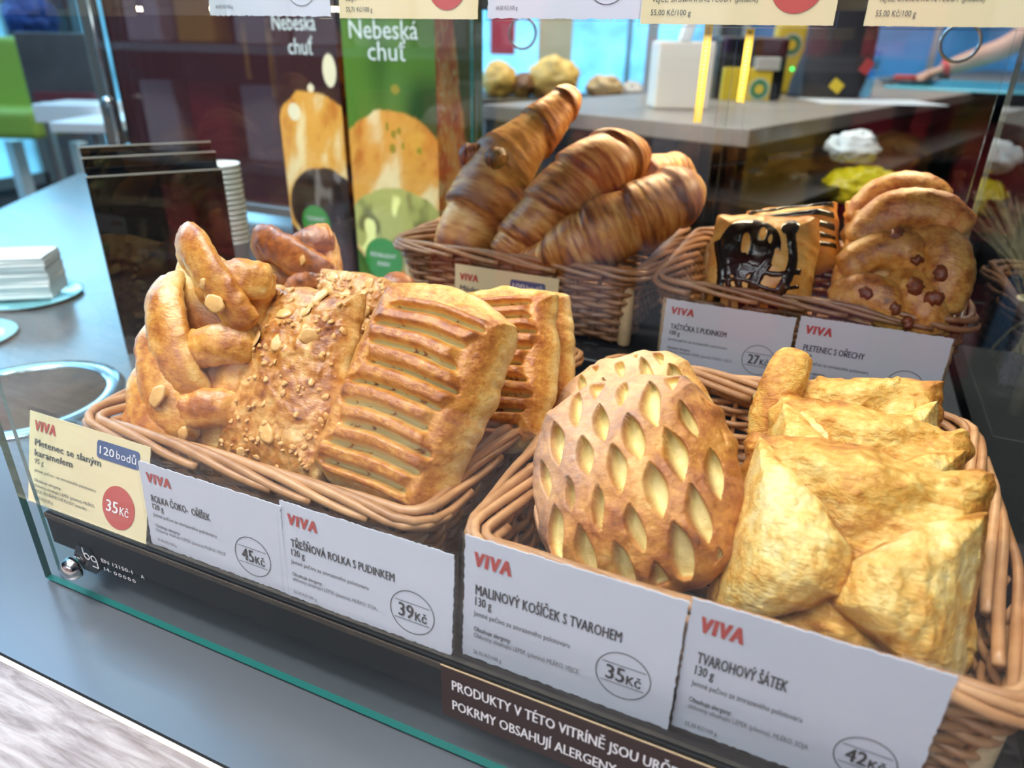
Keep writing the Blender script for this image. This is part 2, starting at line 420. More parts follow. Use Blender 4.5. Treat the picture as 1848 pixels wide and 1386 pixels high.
# two strips of yellow lamp tape on thin clear uprights at the back
M_tape = simple('lamp_tape', (0.80, 0.66, 0.12), 0.4, emit=0.25); M_chip = simple('lamp_chip', (0.85, 0.80, 0.45), 0.3)
for (t, b) in (((-0.1490, 0.8150, 0.3027), (-0.1442, 0.8150, 0.2070)), ((-0.1075, 0.8150, 0.2972), (-0.1034, 0.8150, 0.2287))):
    cx, hh = (t[0] + b[0]) / 2, t[2] - b[2]
    up = incase(box('tape_upright', (cx, 0.8175, 0.172), (0.0105, 0.002, 0.284), M_acryl))
    tp = box('lamp_tape', (cx, 0.8160, (t[2] + b[2]) / 2), (0.0080, 0.0008, hh), M_tape); incase(tp)
    mb = MB()
    for k in range(int(hh / 0.0042)):
        V, F = box_geo((0, -0.0006, -hh / 2 + .002 + k * 0.0042), (0.0034, 0.0006, 0.0026)); mb.add(V, F)
    mb.build('lamp_chips', M_chip, tp, False)

def basket(name, label, x0, x1, y0, y1, z0, h, mat, seed, back_raise=0.0):
    root = empty(name, ((x0 + x1) / 2, (y0 + y1) / 2, z0)); tag(root, label, 'basket')
    r0 = random.Random(seed)
    hx, hy, rc, taper = (x1 - x0) / 2 - 0.005, (y1 - y0) / 2 - 0.005, 0.016, 0.010
    def peri(s, off, z):
        s = np.asarray(s, float); off = np.broadcast_to(off, s.shape); z = np.broadcast_to(z, s.shape)
        a, b = 2 * (hx - rc), 2 * (hy - rc); q = math.pi / 2 * rc; P = 2 * (a + b) + 4 * q
        s = np.mod(s, P)
        X = np.zeros_like(s); Y = np.zeros_like(s); NX = np.zeros_like(s); NY = np.zeros_like(s)
        start = 0
        for (kind, L, data) in (('l', a, (-(hx - rc), -hy, 1, 0)), ('c', q, (hx - rc, -(hy - rc), -90)), ('l', b, (hx, -(hy - rc), 0, 1)), ('c', q, (hx - rc, hy - rc, 0)),
                                ('l', a, (hx - rc, hy, -1, 0)), ('c', q, (-(hx - rc), hy - rc, 90)), ('l', b, (-hx, hy - rc, 0, -1)), ('c', q, (-(hx - rc), -(hy - rc), 180))):
            k = (s >= start) & (s < start + L + 1e-9); t = s - start
            if kind == 'l':
                x, y, dx, dy = data
                X[k] = x + dx * t[k]; Y[k] = y + dy * t[k]; NX[k] = dy; NY[k] = -dx
            else:
                x, y, a0 = data; an = np.radians(a0) + t[k] / rc
                X[k] = x + rc * np.cos(an); Y[k] = y + rc * np.sin(an); NX[k] = np.cos(an); NY[k] = np.sin(an)
            start += L
        sh = 1 - (1 - z / h) * taper / min(hx, hy)
        return np.stack([X * sh + NX * off, Y * sh + NY * off, z + np.zeros_like(X)], 1)
    P = 2 * (2 * (hx - rc) + 2 * (hy - rc)) + 2 * math.pi * rc
    n = int(round(P / 0.022 / 2)) * 2; sp = P / n
    wv = MB(); rows = int((h - 0.012) / 0.0047)
    for k in range(rows):
        s = np.linspace(0, P, n * 8, endpoint=False)
        ph = r0.uniform(-.15, .15)
        z = 0.004 + k * 0.0047 + 0.0007 * np.sin(s * 40 + k * 2.1) + r0.uniform(-.0004, .0004)
        off = 0.0025 * np.cos(math.pi * s / sp + math.pi * k + ph)
        V, F = tube_geo(peri(s, off, z), 0.00225 + r0.uniform(-.0002, .0003), 7, True); wv.add(V, F, 0.5 + r0.uniform(-.3, .25))
    wv.build('woven_side', mat, root)
    st = MB()
    for i in range(n):
        z = np.linspace(0.0, h - 0.004, 6); V, F = tube_geo(peri(np.full(6, i * sp), 0.0, z), 0.0020, 6); st.add(V, F, 0.4 + r0.uniform(-.25, .25))
    st.build('stakes', mat, root)
    bd = MB()
    nb = int(n * .62)
    for i in range(nb):
        L = P / nb * r0.uniform(4.2, 5.0); t = np.linspace(0, 1, 22); s0 = i * P / nb + r0.uniform(-.004, .004)
        off = -0.0075 + 0.0155 * sstep(0.0, 1.0, t) + r0.uniform(-.0006, .0006)
        z = h - 0.012 + 0.0115 * np.sin(np.clip(t * 1.25, 0, 1) * math.pi * 0.62) - 0.0065 * sstep(0.55, 1.0, t)
        rr = (0.0031 + r0.uniform(-.0003, .0004)) * (1 - 0.25 * t)
        V, F = tube_geo(peri(s0 + t * L, off, z), rr, 8); bd.add(V, F, 0.55 + r0.uniform(-.3, .35))
    bd.build('plaited_border', mat, root)
    pg = hx - rc * 0.55; pgy = hy - rc * 0.55
    for sx in (-1, 1):
        for sy in (-1, 1):
            sh = 0.965
            V, F = lathe_geo([(0.0052, 0.0), (0.0060, 0.002), (0.0060, h - 0.0185), (0.0050, h - 0.0165)], 16, (sx * (pg + .002) * sh, sy * (pgy + .002) * sh, 0.0005)); mesh_obj('corner_post', V, F, M_peg, root)
    bs = MB()
    for k in range(18):
        y = -(hy - taper - 0.004) + k * 2 * (hy - taper - 0.004) / 17
        V, F = tube_geo(np.array([(-(hx - taper - .003), y, 0.0035), (0, y, 0.0035 + .0008 * (-1) ** k), (hx - taper - .003, y, 0.0035)]), 0.0034, 6); bs.add(V, F, .5)
    bs.build('basket_floor', M_wbase, root)
    return root
basket('wicker_basket', 'brown wicker basket at the left front holding braided, nut and cherry pastries', -0.416, -0.155, 0.251, 0.508, 0.0, 0.062, M_wick, 1)
basket('wicker_basket', 'brown wicker basket at the right front holding lattice rounds and cheese envelopes', -0.138, 0.116, 0.247, 0.508, 0.0, 0.062, M_wick, 2)
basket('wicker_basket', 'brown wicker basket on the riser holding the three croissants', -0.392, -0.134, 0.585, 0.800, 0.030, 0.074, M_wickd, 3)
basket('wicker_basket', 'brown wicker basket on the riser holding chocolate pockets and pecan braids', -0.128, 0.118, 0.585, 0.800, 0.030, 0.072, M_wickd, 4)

# ---------------------------------------------------------------- pastries
def pillow(W, L, ht, hb, feat=None, k=0.3, nu=110, nv=110, p=2.4, seed=0, wob=0.0015, amp=0.0012, nsc=110, mapf=None, lump=0.0):
    """closed dough body over a rounded outline. x across (W), y along (L), z up out of the face.
    feat(x, y, e) -> dz, bake, fill, dust ; e is 0 at the rim and 1 in the middle"""
    def axis(n):
        t = np.linspace(-1, 1, n); return np.sin(t * np.pi / 2) * 0.75 + t * 0.25
    a, b = np.meshgrid(axis(nu), axis(nv), indexing='ij')
    a = a.ravel(); b = b.ravel()
    if mapf: x, y = mapf(a, b)
    else:
        x = a * np.sqrt(1 - b * b * k / 2) * W / 2; y = b * np.sqrt(1 - a * a * k / 2) * L / 2
        if k < 1: pass
    m = np.maximum(np.abs(a), np.abs(b)); e = 1 - m
    if k > 0.9: e = 1 - np.sqrt(np.clip((2 * x / W) ** 2 + (2 * y / L) ** 2, 0, 1)) * 1.0
    e = np.clip(e, 0, 1)
    prof = np.clip(1 - (1 - e) ** p, 0, 1) ** (1 / p)
    q3 = np.stack([x, y, np.full_like(x, seed * 3.1)], 1)
    wx = fbm(q3, 60, 3, seed + 11) * wob * 2; wy = fbm(q3, 60, 3, seed + 23) * wob * 2
    x = x + wx * (1 - e); y = y + wy * (1 - e)
    dz, bake, fill, dust = feat(x, y, e) if feat else (0 * x, 0 * x + .5, 0 * x, 0 * x)
    if lump: dz = dz + lump * fbm(q3, 38, 3, seed + 31) * sstep(0, .25, e)
    dz = dz + amp * fbm(q3, nsc, 4, seed + 5) * sstep(0, .1, e)
    zt = ht * prof + dz * sstep(0.0, 0.12, e)
    zb = -hb * prof + 0.4 * amp * fbm(q3 + 5, nsc, 3, seed + 6)
    # layered sides: small steps where the face turns over
    Vt = np.stack([x, y, zt], 1); Vb = np.stack([x, y, np.minimum(zb, zt - 0.0004)], 1)
    idx = np.arange(nu * nv).reshape(nu, nv)
    F = np.stack([idx[:-1, :-1], idx[1:, :-1], idx[1:, 1:], idx[:-1, 1:]], -1).reshape(-1, 4)
    rim = (m > 1 - 1e-6)
    mp = np.where(rim, np.arange(nu * nv), -1); inner = np.where(~rim)[0]; mp[inner] = nu * nv + np.arange(len(inner))
    Fb = mp[F][:, ::-1]
    V = np.vstack([Vt, Vb[inner]])
    at = {}
    for nme, arr, dflt in (('bake', bake, .45), ('fill', fill, 0), ('dust', dust, 0)):
        arr = np.broadcast_to(arr, x.shape)
        at[nme] = np.concatenate([arr, np.full(len(inner), dflt)])
    return V, np.vstack([F, Fb]), at
def food(name, geo, mat, mw, label=None, cat=None, group=None, parent=None, kind=None):
    V, F, at = geo
    o = mesh_obj(name, V, F, mat, parent, True, at)
    if mw is not None: o.matrix_world = mw
    if label: tag(o, label, cat, group)
    if kind: o['kind'] = kind
    return o

GOLD = [(0.0, S('#f3dca0')), (0.25, S('#e8bc6c')), (0.48, S('#d4923f')), (0.70, S('#ad6226')), (1.0, S('#5f2c12'))]
PALE = [(0.0, S('#f3dd9c')), (0.24, S('#ecc873')), (0.44, S('#dfa84c')), (0.66, S('#c27c2c')), (1.0, S('#7a4218'))]
NUTS = [(0.0, S('#e9c98d')), (0.28, S('#d39f5c')), (0.52, S('#b8762f')), (0.75, S('#8c4a1d')), (1.0, S('#4f2410'))]
CROI = [(0.0, S('#e6c07c')), (0.28, S('#cf9a55')), (0.50, S('#ad6f36')), (0.74, S('#7e4620')), (1.0, S('#33201a'))]
M_cherry = crust('glazed_puff_crust', GOLD, 0.32, 0.45, S('#e6d69c'), 170, 0.6, 0.6, 0.42)
M_nut = crust('nut_roll_crust', NUTS, 0.30, 0.5, S('#d8c892'), 110, 0.7, 0.4, 0.55)
M_braid = crust('braid_crust', GOLD, 0.33, 0.45, S('#7a3f22'), 120, 0.5, 0.45, 0.40)
M_latt = crust('lattice_crust', [(0.0, S('#f4e2ae')), (0.3, S('#e6bd72')), (0.55, S('#cf8d40')), (0.8, S('#a7602a')), (1.0, S('#5f3013'))], 0.5, 0.12, S('#ecd894'), 190, 0.6, 0.4, 0.34)
M_env = crust('pale_puff_crust', PALE, 0.42, 0.2, S('#f6e6a8'), 120, 0.9, 0.9, 0.50)
M_cro = crust('croissant_crust', CROI, 0.48, 0.10, S('#d8c892'), 80, 0.16, 0.5, 0.14)
M_pock = crust('pocket_crust', GOLD, 0.4, 0.2, S('#d8c892'), 90, 0.35, 0.4, 0.25)
M_pbraid = crust('pecan_braid_crust', [(0.0, S('#f6dc98')), (0.34, S('#eabc68')), (0.58, S('#d29344')), (0.78, S('#aa6426')), (1.0, S('#4b2410'))], 0.33, 0.4, S('#7a3f22'), 130, 0.6, 0.5, 0.45)
M_almond = simple('almond', S('#dcaa68'), 0.4, noise=0.25, nscale=250, coat=0.2)
M_crumb = simple('nut_crumb', S('#d9a566'), 0.5, noise=0.4, nscale=300)
M_choc = simple('chocolate', (0.012, 0.0065, 0.0045), 0.22, coat=0.35, noise=0.2)
M_pecan = simple('pecan', S('#7a3d20'), 0.4, noise=0.5, nscale=260, bump=0.6)
M_filling = simple('caramel_filling', S('#5c2a17'), 0.25, noise=0.3, nscale=120)

# ---- cherry rolls with slashed tops
def cherry_feat(W, L, n=9, seed=0):
    def f(x, y, e):
        kx = 3.2
        yy = y + kx * x * x * 0.6 - 0.05 * x + 0.0012 * fbm(np.stack([x, y, 0 * x], 1), 45, 2, seed + 3)
        wx = 1 - sstep(0.27 * W, 0.335 * W, np.abs(x + 0.004 * np.sin(y * 160 + seed)))
        span = L * 0.80; pitch = span / n
        u = (yy + span / 2) / pitch; fr = u - np.floor(u); ok = (u > 0) & (u < n)
        d = (fr - .5) * pitch
        wd = 0.0017 + 0.0005 * hash3(np.floor(u).astype(np.int64), 3 + 0 * np.floor(u).astype(np.int64), 1 + 0 * np.floor(u).astype(np.int64), seed)
        v = np.exp(-np.abs(d / wd) ** 2.6) * wx * ok
        ridge = 1 - (1 - (np.cos(fr * 2 * np.pi) * 0.5 + 0.5)) ** 2.6
        dz = -0.0055 * v + 0.0046 * ridge * wx * ok - 0.0012 * wx
        rise = np.exp(-((np.abs(x) - .36 * W) / .006) ** 2) * 0.0022
        q = np.stack([x, y, 0 * x + 2], 1)
        bits = sstep(0.36, 0.50, fbm(q, 330, 2, seed + 9))
        bake = 0.42 + 0.20 * ridge * wx * ok - 0.45 * v + 0.20 * np.exp(-((np.abs(x) - .36 * W) / .007) ** 2) - 0.28 * (1 - sstep(0, .16, e)) + 0.10 * y / L
        bake = bake + 0.9 * bits * sstep(.55, .9, v)
        return dz + rise, bake, sstep(.35, .8, v) * (1 - bits * .9) * 0.85, 0 * x
    return f
mw = frame_mw((-0.2074, 0.2790, 0.0416), (-0.1889, 0.3520, 0.1446), (-0.2432, 0.3180, 0.0934), (-0.1500, 0.3180, 0.0953))
def roll_geo(W, L, T, seed, n=9): return pillow(W, L, T, 0.012, cherry_feat(W, L, n, seed), 0.45, 150, 210, 2.0, seed, 0.0016, 0.0009, 150)
food('cherry_roll', roll_geo(0.096, 0.136, 0.029, 3), M_cherry, mw, 'golden slashed puff pastry roll leaning foremost in the left front basket, beside the nut roll', 'pastry', 'slashed cherry rolls')
mw = frame_mw((-0.1740, 0.3650, 0.0434), (-0.1918, 0.4250, 0.1237), (-0.2145, 0.3920, 0.0844), (-0.1471, 0.3920, 0.0819))
food('cherry_roll', roll_geo(0.083, 0.115, 0.020, 8), M_cherry, mw, 'slashed puff roll half hidden right behind the foremost slashed roll', 'pastry', 'slashed cherry rolls')
mw = frame_mw((-0.1691, 0.4000, 0.0305), (-0.1959, 0.4620, 0.1098), (-0.2076, 0.4300, 0.0708), (-0.1449, 0.4300, 0.0704))
food('cherry_roll', roll_geo(0.082, 0.118, 0.018, 14), M_cherry, mw, 'rearmost slashed puff roll, in shade in front of the croissant sign', 'pastry', 'slashed cherry rolls')

# ---- nut rolls with almond flakes
def nut_feat(seed):
    def f(x, y, e):
        q = np.stack([x, y, 0 * x + seed], 1)
        n1 = fbm(q, 60, 3, seed); n2 = fbm(q, 240, 3, seed + 4)
        rg = 1 - np.abs(fbm(q, 95, 3, seed + 2)) * 2.2
        dz = 0.0018 * n1 + 0.0007 * sstep(.3, 1, rg) + 0.0006 * n2
        return dz, 0.50 + 0.30 * n1 + .18 * n2 - 0.30 * sstep(.5, 1, rg) * 0.5 - .15 * (1 - sstep(0, .1, e)), 0 * x, 0 * x
    return f
def flake_geo(r, seed):
    a = np.linspace(0, 2 * np.pi, 18, endpoint=False)
    rr = r * (1 + .12 * np.sin(a * 2 + seed) + .06 * np.sin(5 * a + seed))
    V = []; F = []
    for s, z in ((0.0, .0010), (.75, .0009), (1.0, .0004), (.96, -.0004)):
        for k in range(18): V.append((rr[k] * s * 1.15 * math.cos(a[k]), rr[k] * s * .85 * math.sin(a[k]), z + .0006 * math.sin(seed + s * 2 * math.cos(a[k]))))
    for i in range(3):
        for k in range(18): F.append((i * 18 + k, i * 18 + (k + 1) % 18, (i + 1) * 18 + (k + 1) % 18, (i + 1) * 18 + k))
    F.append(tuple(54 + k for k in range(17, -1, -1)))
    V = np.array(V); V[:18] = V[0] * 0 + np.array([0, 0, .001]) + V[:18] * 0
    return V, [tuple(reversed(f)) for f in F]
def scatter_on(o, geo, nx, ny, spots, mat, name, rmin, rmax, seed, merge=False, lift=0.0003):
    """lays flakes on the top grid of a pillow body"""
    V = geo[0]; idx = np.arange(nx * ny).reshape(nx, ny); r_ = random.Random(seed); mb = MB()
    for (u, v) in spots:
        i = min(nx - 2, max(1, int(u * nx))); j = min(ny - 2, max(1, int(v * ny)))
        p = V[idx[i, j]]; n = np.cross(V[idx[i + 1, j]] - V[idx[i - 1, j]], V[idx[i, j + 1]] - V[idx[i, j - 1]]); n /= np.linalg.norm(n)
        t = Vector(n) + Vector((r_.uniform(-.35, .35), r_.uniform(-.35, .35), 0)); R = t.to_track_quat('Z', 'Y').to_matrix() @ Matrix.Rotation(r_.uniform(0, 6.28), 3, 'Z')
        fv, ff = flake_geo(r_.uniform(rmin, rmax), r_.uniform(0, 6))
        fv = fv @ np.array(R).T + p + n * lift
        if merge: mb.add(fv, ff)
        else: mesh_obj(name, fv, ff, mat, o)
    if merge: return mb.build(name, mat, o)
def nut_roll(W, L, T, seed, mw, label):
    g = pillow(W, L, T, 0.014, nut_feat(seed), 0.16, 130, 150, 2.2, seed, 0.0020, 0.0008, 120)
    o = food('nut_roll', g, M_nut, mw, label, 'pastry', 'nut rolls')
    r_ = random.Random(seed)
    big = [(.28, .72), (.48, .75), (.62, .78), (.36, .62), (.50, .62), (.24, .55), (.30, .86), (.66, .88), (.70, .66), (.40, .18), (.30, .10), (.56, .30), (.22, .33), (.60, .12)]
    scatter_on(o, g, 130, 150, big, M_almond, 'almond_flake', .0040, .0062, seed)
    sm = [(r_.uniform(.1, .9), r_.uniform(.06, .94)) for _ in range(150)]
    c = scatter_on(o, g, 130, 150, sm, M_crumb, 'nut_crumbs', .0009, .0024, seed + 1, True); c['kind'] = 'stuff'
    return o
mw = frame_mw((-0.2911, 0.2860, 0.0316), (-0.2984, 0.3520, 0.1323), (-0.3496, 0.3180, 0.0708), (-0.2424, 0.3180, 0.0935))
nut_roll(0.093, 0.126, 0.019, 21, mw, 'brown glazed nut roll with almond flakes standing between the braid and the slashed roll')
mw = frame_mw((-0.3138, 0.4000, 0.0431), (-0.3131, 0.4250, 0.1150), (-0.3454, 0.4120, 0.0744), (-0.2752, 0.4120, 0.0869))
nut_roll(0.072, 0.090, 0.016, 33, mw, 'crumb-topped nut roll peeping out behind the foremost nut roll')

# ---- almond braids
def strip_geo(P, R, flat, seed, bk=.5):
    P = spline(P, 44); n = len(P); t = np.linspace(0, 1, n)
    r = R * (0.80 + 0.20 * np.sin(np.clip(t * 1.02, 0, 1) * np.pi) ** .5) * np.sqrt(np.clip(1 - np.clip((.07 - np.minimum(t, 1 - t)) / .07, 0, 1) ** 2, .02, 1))
    V, F = tube_geo(P, r, 22, flat=flat)
    q = V + seed; nrm = V - np.repeat(P, 22, 0)
    an = np.tile(np.linspace(0, 2 * np.pi, 22, endpoint=False), n); tq = np.repeat(t, 22)
    sk = fbm(np.stack([tq * 1.2, np.cos(an) * 2.2, np.sin(an) * 2.2], 1), 2.6, 4, seed + 8)
    d = 0.0009 * sk + 0.0013 * fbm(q, 70, 3, seed) + .0014 * fbm(q, 260, 3, seed + 2)
    V = V + nrm / (np.linalg.norm(nrm, axis=1)[:, None] + 1e-9) * d[:, None]
    zc = nrm[:, 2] / (R * flat)
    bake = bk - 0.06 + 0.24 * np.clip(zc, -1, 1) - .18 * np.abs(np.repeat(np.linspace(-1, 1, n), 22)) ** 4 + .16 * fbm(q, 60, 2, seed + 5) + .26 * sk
    return V, F, {'bake': bake, 'fill': 0 * bake, 'dust': 0 * bake}
def almond_braid(W, L, mw, seed, label, bk=.42):
    def f(x, y, e):
        q = np.stack([x, y, 0 * x], 1); return 0.002 * fbm(q, 70, 3, seed), 0.38 + .25 * fbm(q, 90, 3, seed), sstep(.30, .55, e) * .9, 0 * x
    o = food('almond_braid', pillow(W, L, 0.012, 0.014, f, 0.2, 70, 90, 2.2, seed, .002, .0012, 110), M_braid, mw, label, 'pastry', 'almond braids')
    H_, F_ = W / 2, L / 2
    for k, y0 in enumerate((0.86, 0.26, -.36)):
        # from the right edge to the middle, nearly level
        y = y0 * F_ - .006
        P = [(H_ * .98, y + .008, .002), (H_ * .62, y + .005, .0125), (H_ * .15, y - .003, .0150), (-H_ * .15, y - .010, .0085)]
        food('dough_strip', strip_geo(P, 0.0128, .55, seed + 50 + k, bk), M_braid, None, parent=o)
    for k, y0 in enumerate((1.00, 0.64, 0.20, -.22, -.62)):
        y = y0 * F_; dr = min(1.0, max(.25, (y + F_ * .98) / .058))
        P = [(-H_ * .96, y + .004, .003), (-H_ * .76, y - .010 * dr, .0145), (-H_ * .36, y - .034 * dr, .0195), (H_ * .04, y - .056 * dr, .0170), (H_ * .24, y - .068 * dr, .008)]
        if k == 0: P = [(-H_ * .80, y - .004, .006), (-H_ * .40, y + .002, .0165), (H_ * .10, y - .012, .0185), (H_ * .60, y - .030, .0135), (H_ * .85, y - .040, .006)]
        food('dough_strip', strip_geo(P, 0.0158, .46, seed + 20 + k, bk), M_braid, None, parent=o)
    return o
def almonds(o, spots, seed):
    r_ = random.Random(seed)
    for (x, y, z, r) in spots:
        fv, ff = flake_geo(r, r_.uniform(0, 6)); R = Matrix.Rotation(r_.uniform(-.3, .3), 3, 'X') @ Matrix.Rotation(r_.uniform(0, 3), 3, 'Z')
        mesh_obj('almond_flake', fv @ np.array(R).T + np.array((x, y, z)), ff, M_almond, o)
mw = frame_mw((-0.3639, 0.2800, 0.0181), (-0.3534, 0.3450, 0.1564), (-0.4058, 0.3120, 0.0990), (-0.3105, 0.3120, 0.0953))
o = almond_braid(0.083, 0.138, mw, 41, 'golden almond braid with plaited strips leaning at the far left of the left front basket')
almonds(o, [(-.004, -.026, .0285, .0068), (.020, .040, .0245, .0066), (.008, .050, .0250, .0034), (.016, -.046, .021, .0050)], 3)
mw = frame_mw((-0.3701, 0.4300, 0.0336), (-0.4095, 0.4700, 0.1304), (-0.4321, 0.4450, 0.0779), (-0.3279, 0.4450, 0.0943))
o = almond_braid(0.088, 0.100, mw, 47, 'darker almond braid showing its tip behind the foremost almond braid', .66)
almonds(o, [(.022, .028, .022, .0060)], 5)
# a dark pastry tip beside the shaded rolls
V, F = tube_geo(spline([(-0.3320, 0.4600, 0.0395), (-0.3218, 0.4650, 0.0722), (-0.3114, 0.4700, 0.0987), (-0.3031, 0.4750, 0.0866), (-0.2968, 0.4750, 0.0507)], 40), 0.013, 24)
V = V + np.stack([.0015 * fbm(V, 90, 3, 4)] * 3, 1)
food('braid_tip', (V, F, {'bake': .78 + .2 * fbm(V, 80, 3, 8), 'fill': 0 * V[:, 0], 'dust': 0 * V[:, 0]}), M_braid, None, 'dark baked pastry end showing between the nut roll and the slashed roll', 'pastry')

# ---- lattice rounds
def lattice_feat(W, rot, seed, pale=0.0, holes=1.0):
    c_, s_ = math.cos(rot), math.sin(rot)
    def f(x, y, e):
        q = np.stack([x, y, 0 * x + seed], 1)
        jx = x + .0050 * fbm(q, 30, 2, seed + 1); jy = y + .0050 * fbm(q, 35, 2, seed + 2)
        X = jx * c_ + jy * s_; Y = -jx * s_ + jy * c_
        py, px = 0.0152, 0.0285
        best = 0 * x
        r0 = np.round(Y / py)
        for dr in (-1, 0, 1):
            r = r0 + dr; sh = np.where(np.mod(r, 2) == 0, 0.0, .5) * px
            cx = np.round((X - sh) / px); dx = X - sh - cx * px; dy = Y - r * py
            hv = hash3(cx.astype(np.int64), r.astype(np.int64), 0 * cx.astype(np.int64), seed)
            hw = (0.0052 + .0017 * hv) * holes; hh = 0.0128 * (1 + .22 * hv)
            ddx = dx - .12 * dy
            v = 1 - np.abs(ddx) / (hw * np.clip(1 - (dy / hh) ** 2, 1e-3, 1))
            best = np.maximum(best, np.where(np.abs(dy) < hh, np.clip(v, 0, 1), 0))
        v = sstep(0.0, 0.55, best) * sstep(.05, .14, e)
        n = fbm(q, 80, 3, seed + 7)
        dz = -0.0085 * v + .0026 * (1 - sstep(0, .9, best)) * sstep(.1, .5, e) + .0014 * n
        bake = 0.55 + .28 * n - .25 * v + .12 * sstep(0.0, .5, 1 - e) - pale
        dst = np.clip(.9 * sstep(-.0, .045, -x * .7 + y * .8 + .012) * (1 - v), 0, 1) * .5
        return dz, bake, sstep(.35, .95, v), dst
    return f
mw = frame_mw((-0.0473, 0.2830, 0.0302), (-0.0889, 0.3600, 0.1070), (-0.1273, 0.3220, 0.0484), (-0.0137, 0.3220, 0.0783))
food('lattice_round', pillow(0.116, 0.122, 0.030, 0.014, lattice_feat(.114, .22, 61), .85, 220, 220, 2.0, 61, .0022, .0009, 150), M_latt, mw,
     'browned round lattice pastry with cream in its slits, foremost in the right front basket', 'pastry', 'lattice rounds')
mw = frame_mw((-0.0670, 0.3750, 0.0084), (-0.1083, 0.4320, 0.0904), (-0.1434, 0.4020, 0.0448), (-0.0312, 0.4020, 0.0605))
food('lattice_round', pillow(0.112, 0.114, 0.022, 0.012, lattice_feat(.110, .35, 67, .22, .8), .85, 190, 190, 2.0, 67, .0020, .0009, 150), M_latt, mw,
     'paler round lattice pastry standing behind the browned lattice round', 'pastry', 'lattice rounds')

# ---- cheese envelopes: puffed square, two side corners folded over the middle
def env_feat(W, seed):
    def f(x, y, e):
        q = np.stack([x, y, 0 * x + seed], 1); qs = np.stack([x * .45, y, 0 * x + seed], 1)
        dd = np.minimum(np.abs(x - y), np.abs(x + y)) / 1.414
        wr = 1 - np.abs(fbm(qs, 75, 3, seed + 3)) * 2
        fl = 1 - np.abs(fbm(qs, 230, 3, seed + 13)) * 2
        dz = 0.014 * (1 - np.exp(-(dd / .013) ** 2)) * sstep(.0, .35, e) + .0013 * sstep(.2, 1, wr) + .0007 * sstep(.3, 1, fl) + .0020 * fbm(q, 36, 3, seed)
        bake = .36 + .24 * fbm(q, 32, 3, seed + 6) + .10 * sstep(.2, 1, wr) + .28 * (1 - sstep(0, .22, e)) * sstep(-.3, .3, fbm(q, 40, 2, seed + 8))
        return dz, bake, 0 * x, 0 * x
    return f
def flap(A, B, C, th, seed, bend=.0095, tipw=.16, tilt=0.0):
    """a folded triangle from the edge A-B to the tip C, bulging upward, with layered edges"""
    A, B, C = (np.array(v, float) for v in (A, B, C))
    def mp(a, b):
        a, b = a * np.sqrt(1 - b * b * .16), b * np.sqrt(1 - a * a * .16)
        w = (b + 1) / 2; u = a * (1 - (1 - tipw) * w ** 1.05)
        p = ((A + B) / 2)[None] * (1 - w)[:, None] + C[None] * w[:, None] + ((B - A) / 2)[None] * u[:, None]
        mp.z = p[:, 2]; return p[:, 0], p[:, 1]
    def f(x, y, e):
        q = np.stack([x, y, 0 * x + seed], 1)
        d = (C - (A + B) / 2)[:2]; d = d / np.linalg.norm(d)
        s = x * d[0] + y * d[1]; t = -x * d[1] + y * d[0]
        qs = np.stack([s, t * .45, 0 * s + seed], 1)
        wr = 1 - np.abs(fbm(qs, 85, 3, seed + 3)) * 2
        rim = np.exp(-((e - .05) / .05) ** 2)
        fl = 1 - np.abs(fbm(qs, 250, 3, seed + 13)) * 2
        dz = mp.z + bend * sstep(0, .7, e) ** .7 + .0012 * sstep(.1, 1, wr) + .0008 * sstep(.3, 1, fl) + .0016 * fbm(q, 40, 3, seed)
        bake = .27 + .26 * fbm(q, 34, 3, seed + 6) + .14 * sstep(.2, 1, wr) * 1.0 + .42 * rim * sstep(-.35, .25, fbm(q, 38, 2, seed + 8)) - .05
        return dz, bake, 0 * x, 0 * x
    V, F, at = pillow(.05, .05, th, th * .55, f, 0, 90, 90, 2.0, seed, .0012, .0008, 170, mapf=mp)
    # the dz ramp at the rim leaves the border at z = 0: lift the whole piece onto its plane
    return V, F, at
def flap_fix(A, B, C, th, seed, **kw):
    A, B, C = (np.array(v, float) for v in (A, B, C))
    A0, B0, C0 = A.copy(), B.copy(), C.copy(); A0[2] = B0[2] = C0[2] = 0
    V, F, at = flap(A0, B0, C0, th, seed, **kw)
    n = np.cross(B - A, C - A); n /= n[2]
    V[:, 2] += A[2] - (n[0] * (V[:, 0] - A[0]) + n[1] * (V[:, 1] - A[1]))
    d = np.linalg.norm(np.cross(np.stack([V[:, 0] - A[0], V[:, 1] - A[1], 0 * V[:, 0]], 1), (B0 - A0) / np.linalg.norm(B0 - A0)), axis=1)
    h = np.linalg.norm(np.cross(C0 - A0, (B0 - A0) / np.linalg.norm(B0 - A0)))
    w = np.clip(d / h, 0, 1); V[:, 2] += .008 * np.sin(np.pi * w) - .004 * w ** 4   # arched over the filling, tip pressed down
    return V, F, at
def envelope(W, L, mw, seed, label, flaps=True):
    o = food('cheese_envelope', pillow(W, L, 0.020, 0.014, env_feat(W, seed), 0.14, 150, 150, 2.0, seed, .0034, .0014, 140), M_env, mw, label, 'pastry', 'cheese envelopes')
    H_, F_ = W / 2, L / 2
    food('folded_corner', flap_fix((-H_ * .93, F_ * .95, .010), (-H_ * .97, -F_ * .90, .008), (H_ * .12, -F_ * .18, .0370), .0085, seed + 3), M_env, None, parent=o)
    food('folded_corner', flap_fix((H_ * .96, -F_ * .90, .008), (H_ * .96, F_ * .74, .010), (-H_ * .08, -F_ * .24, .0310), .0085, seed + 5), M_env, None, parent=o)
    return o
mw = frame_mw((0.0375, 0.2830, 0.0192), (0.0404, 0.3500, 0.0953), (-0.0122, 0.3180, 0.0485), (0.0899, 0.3180, 0.0645))
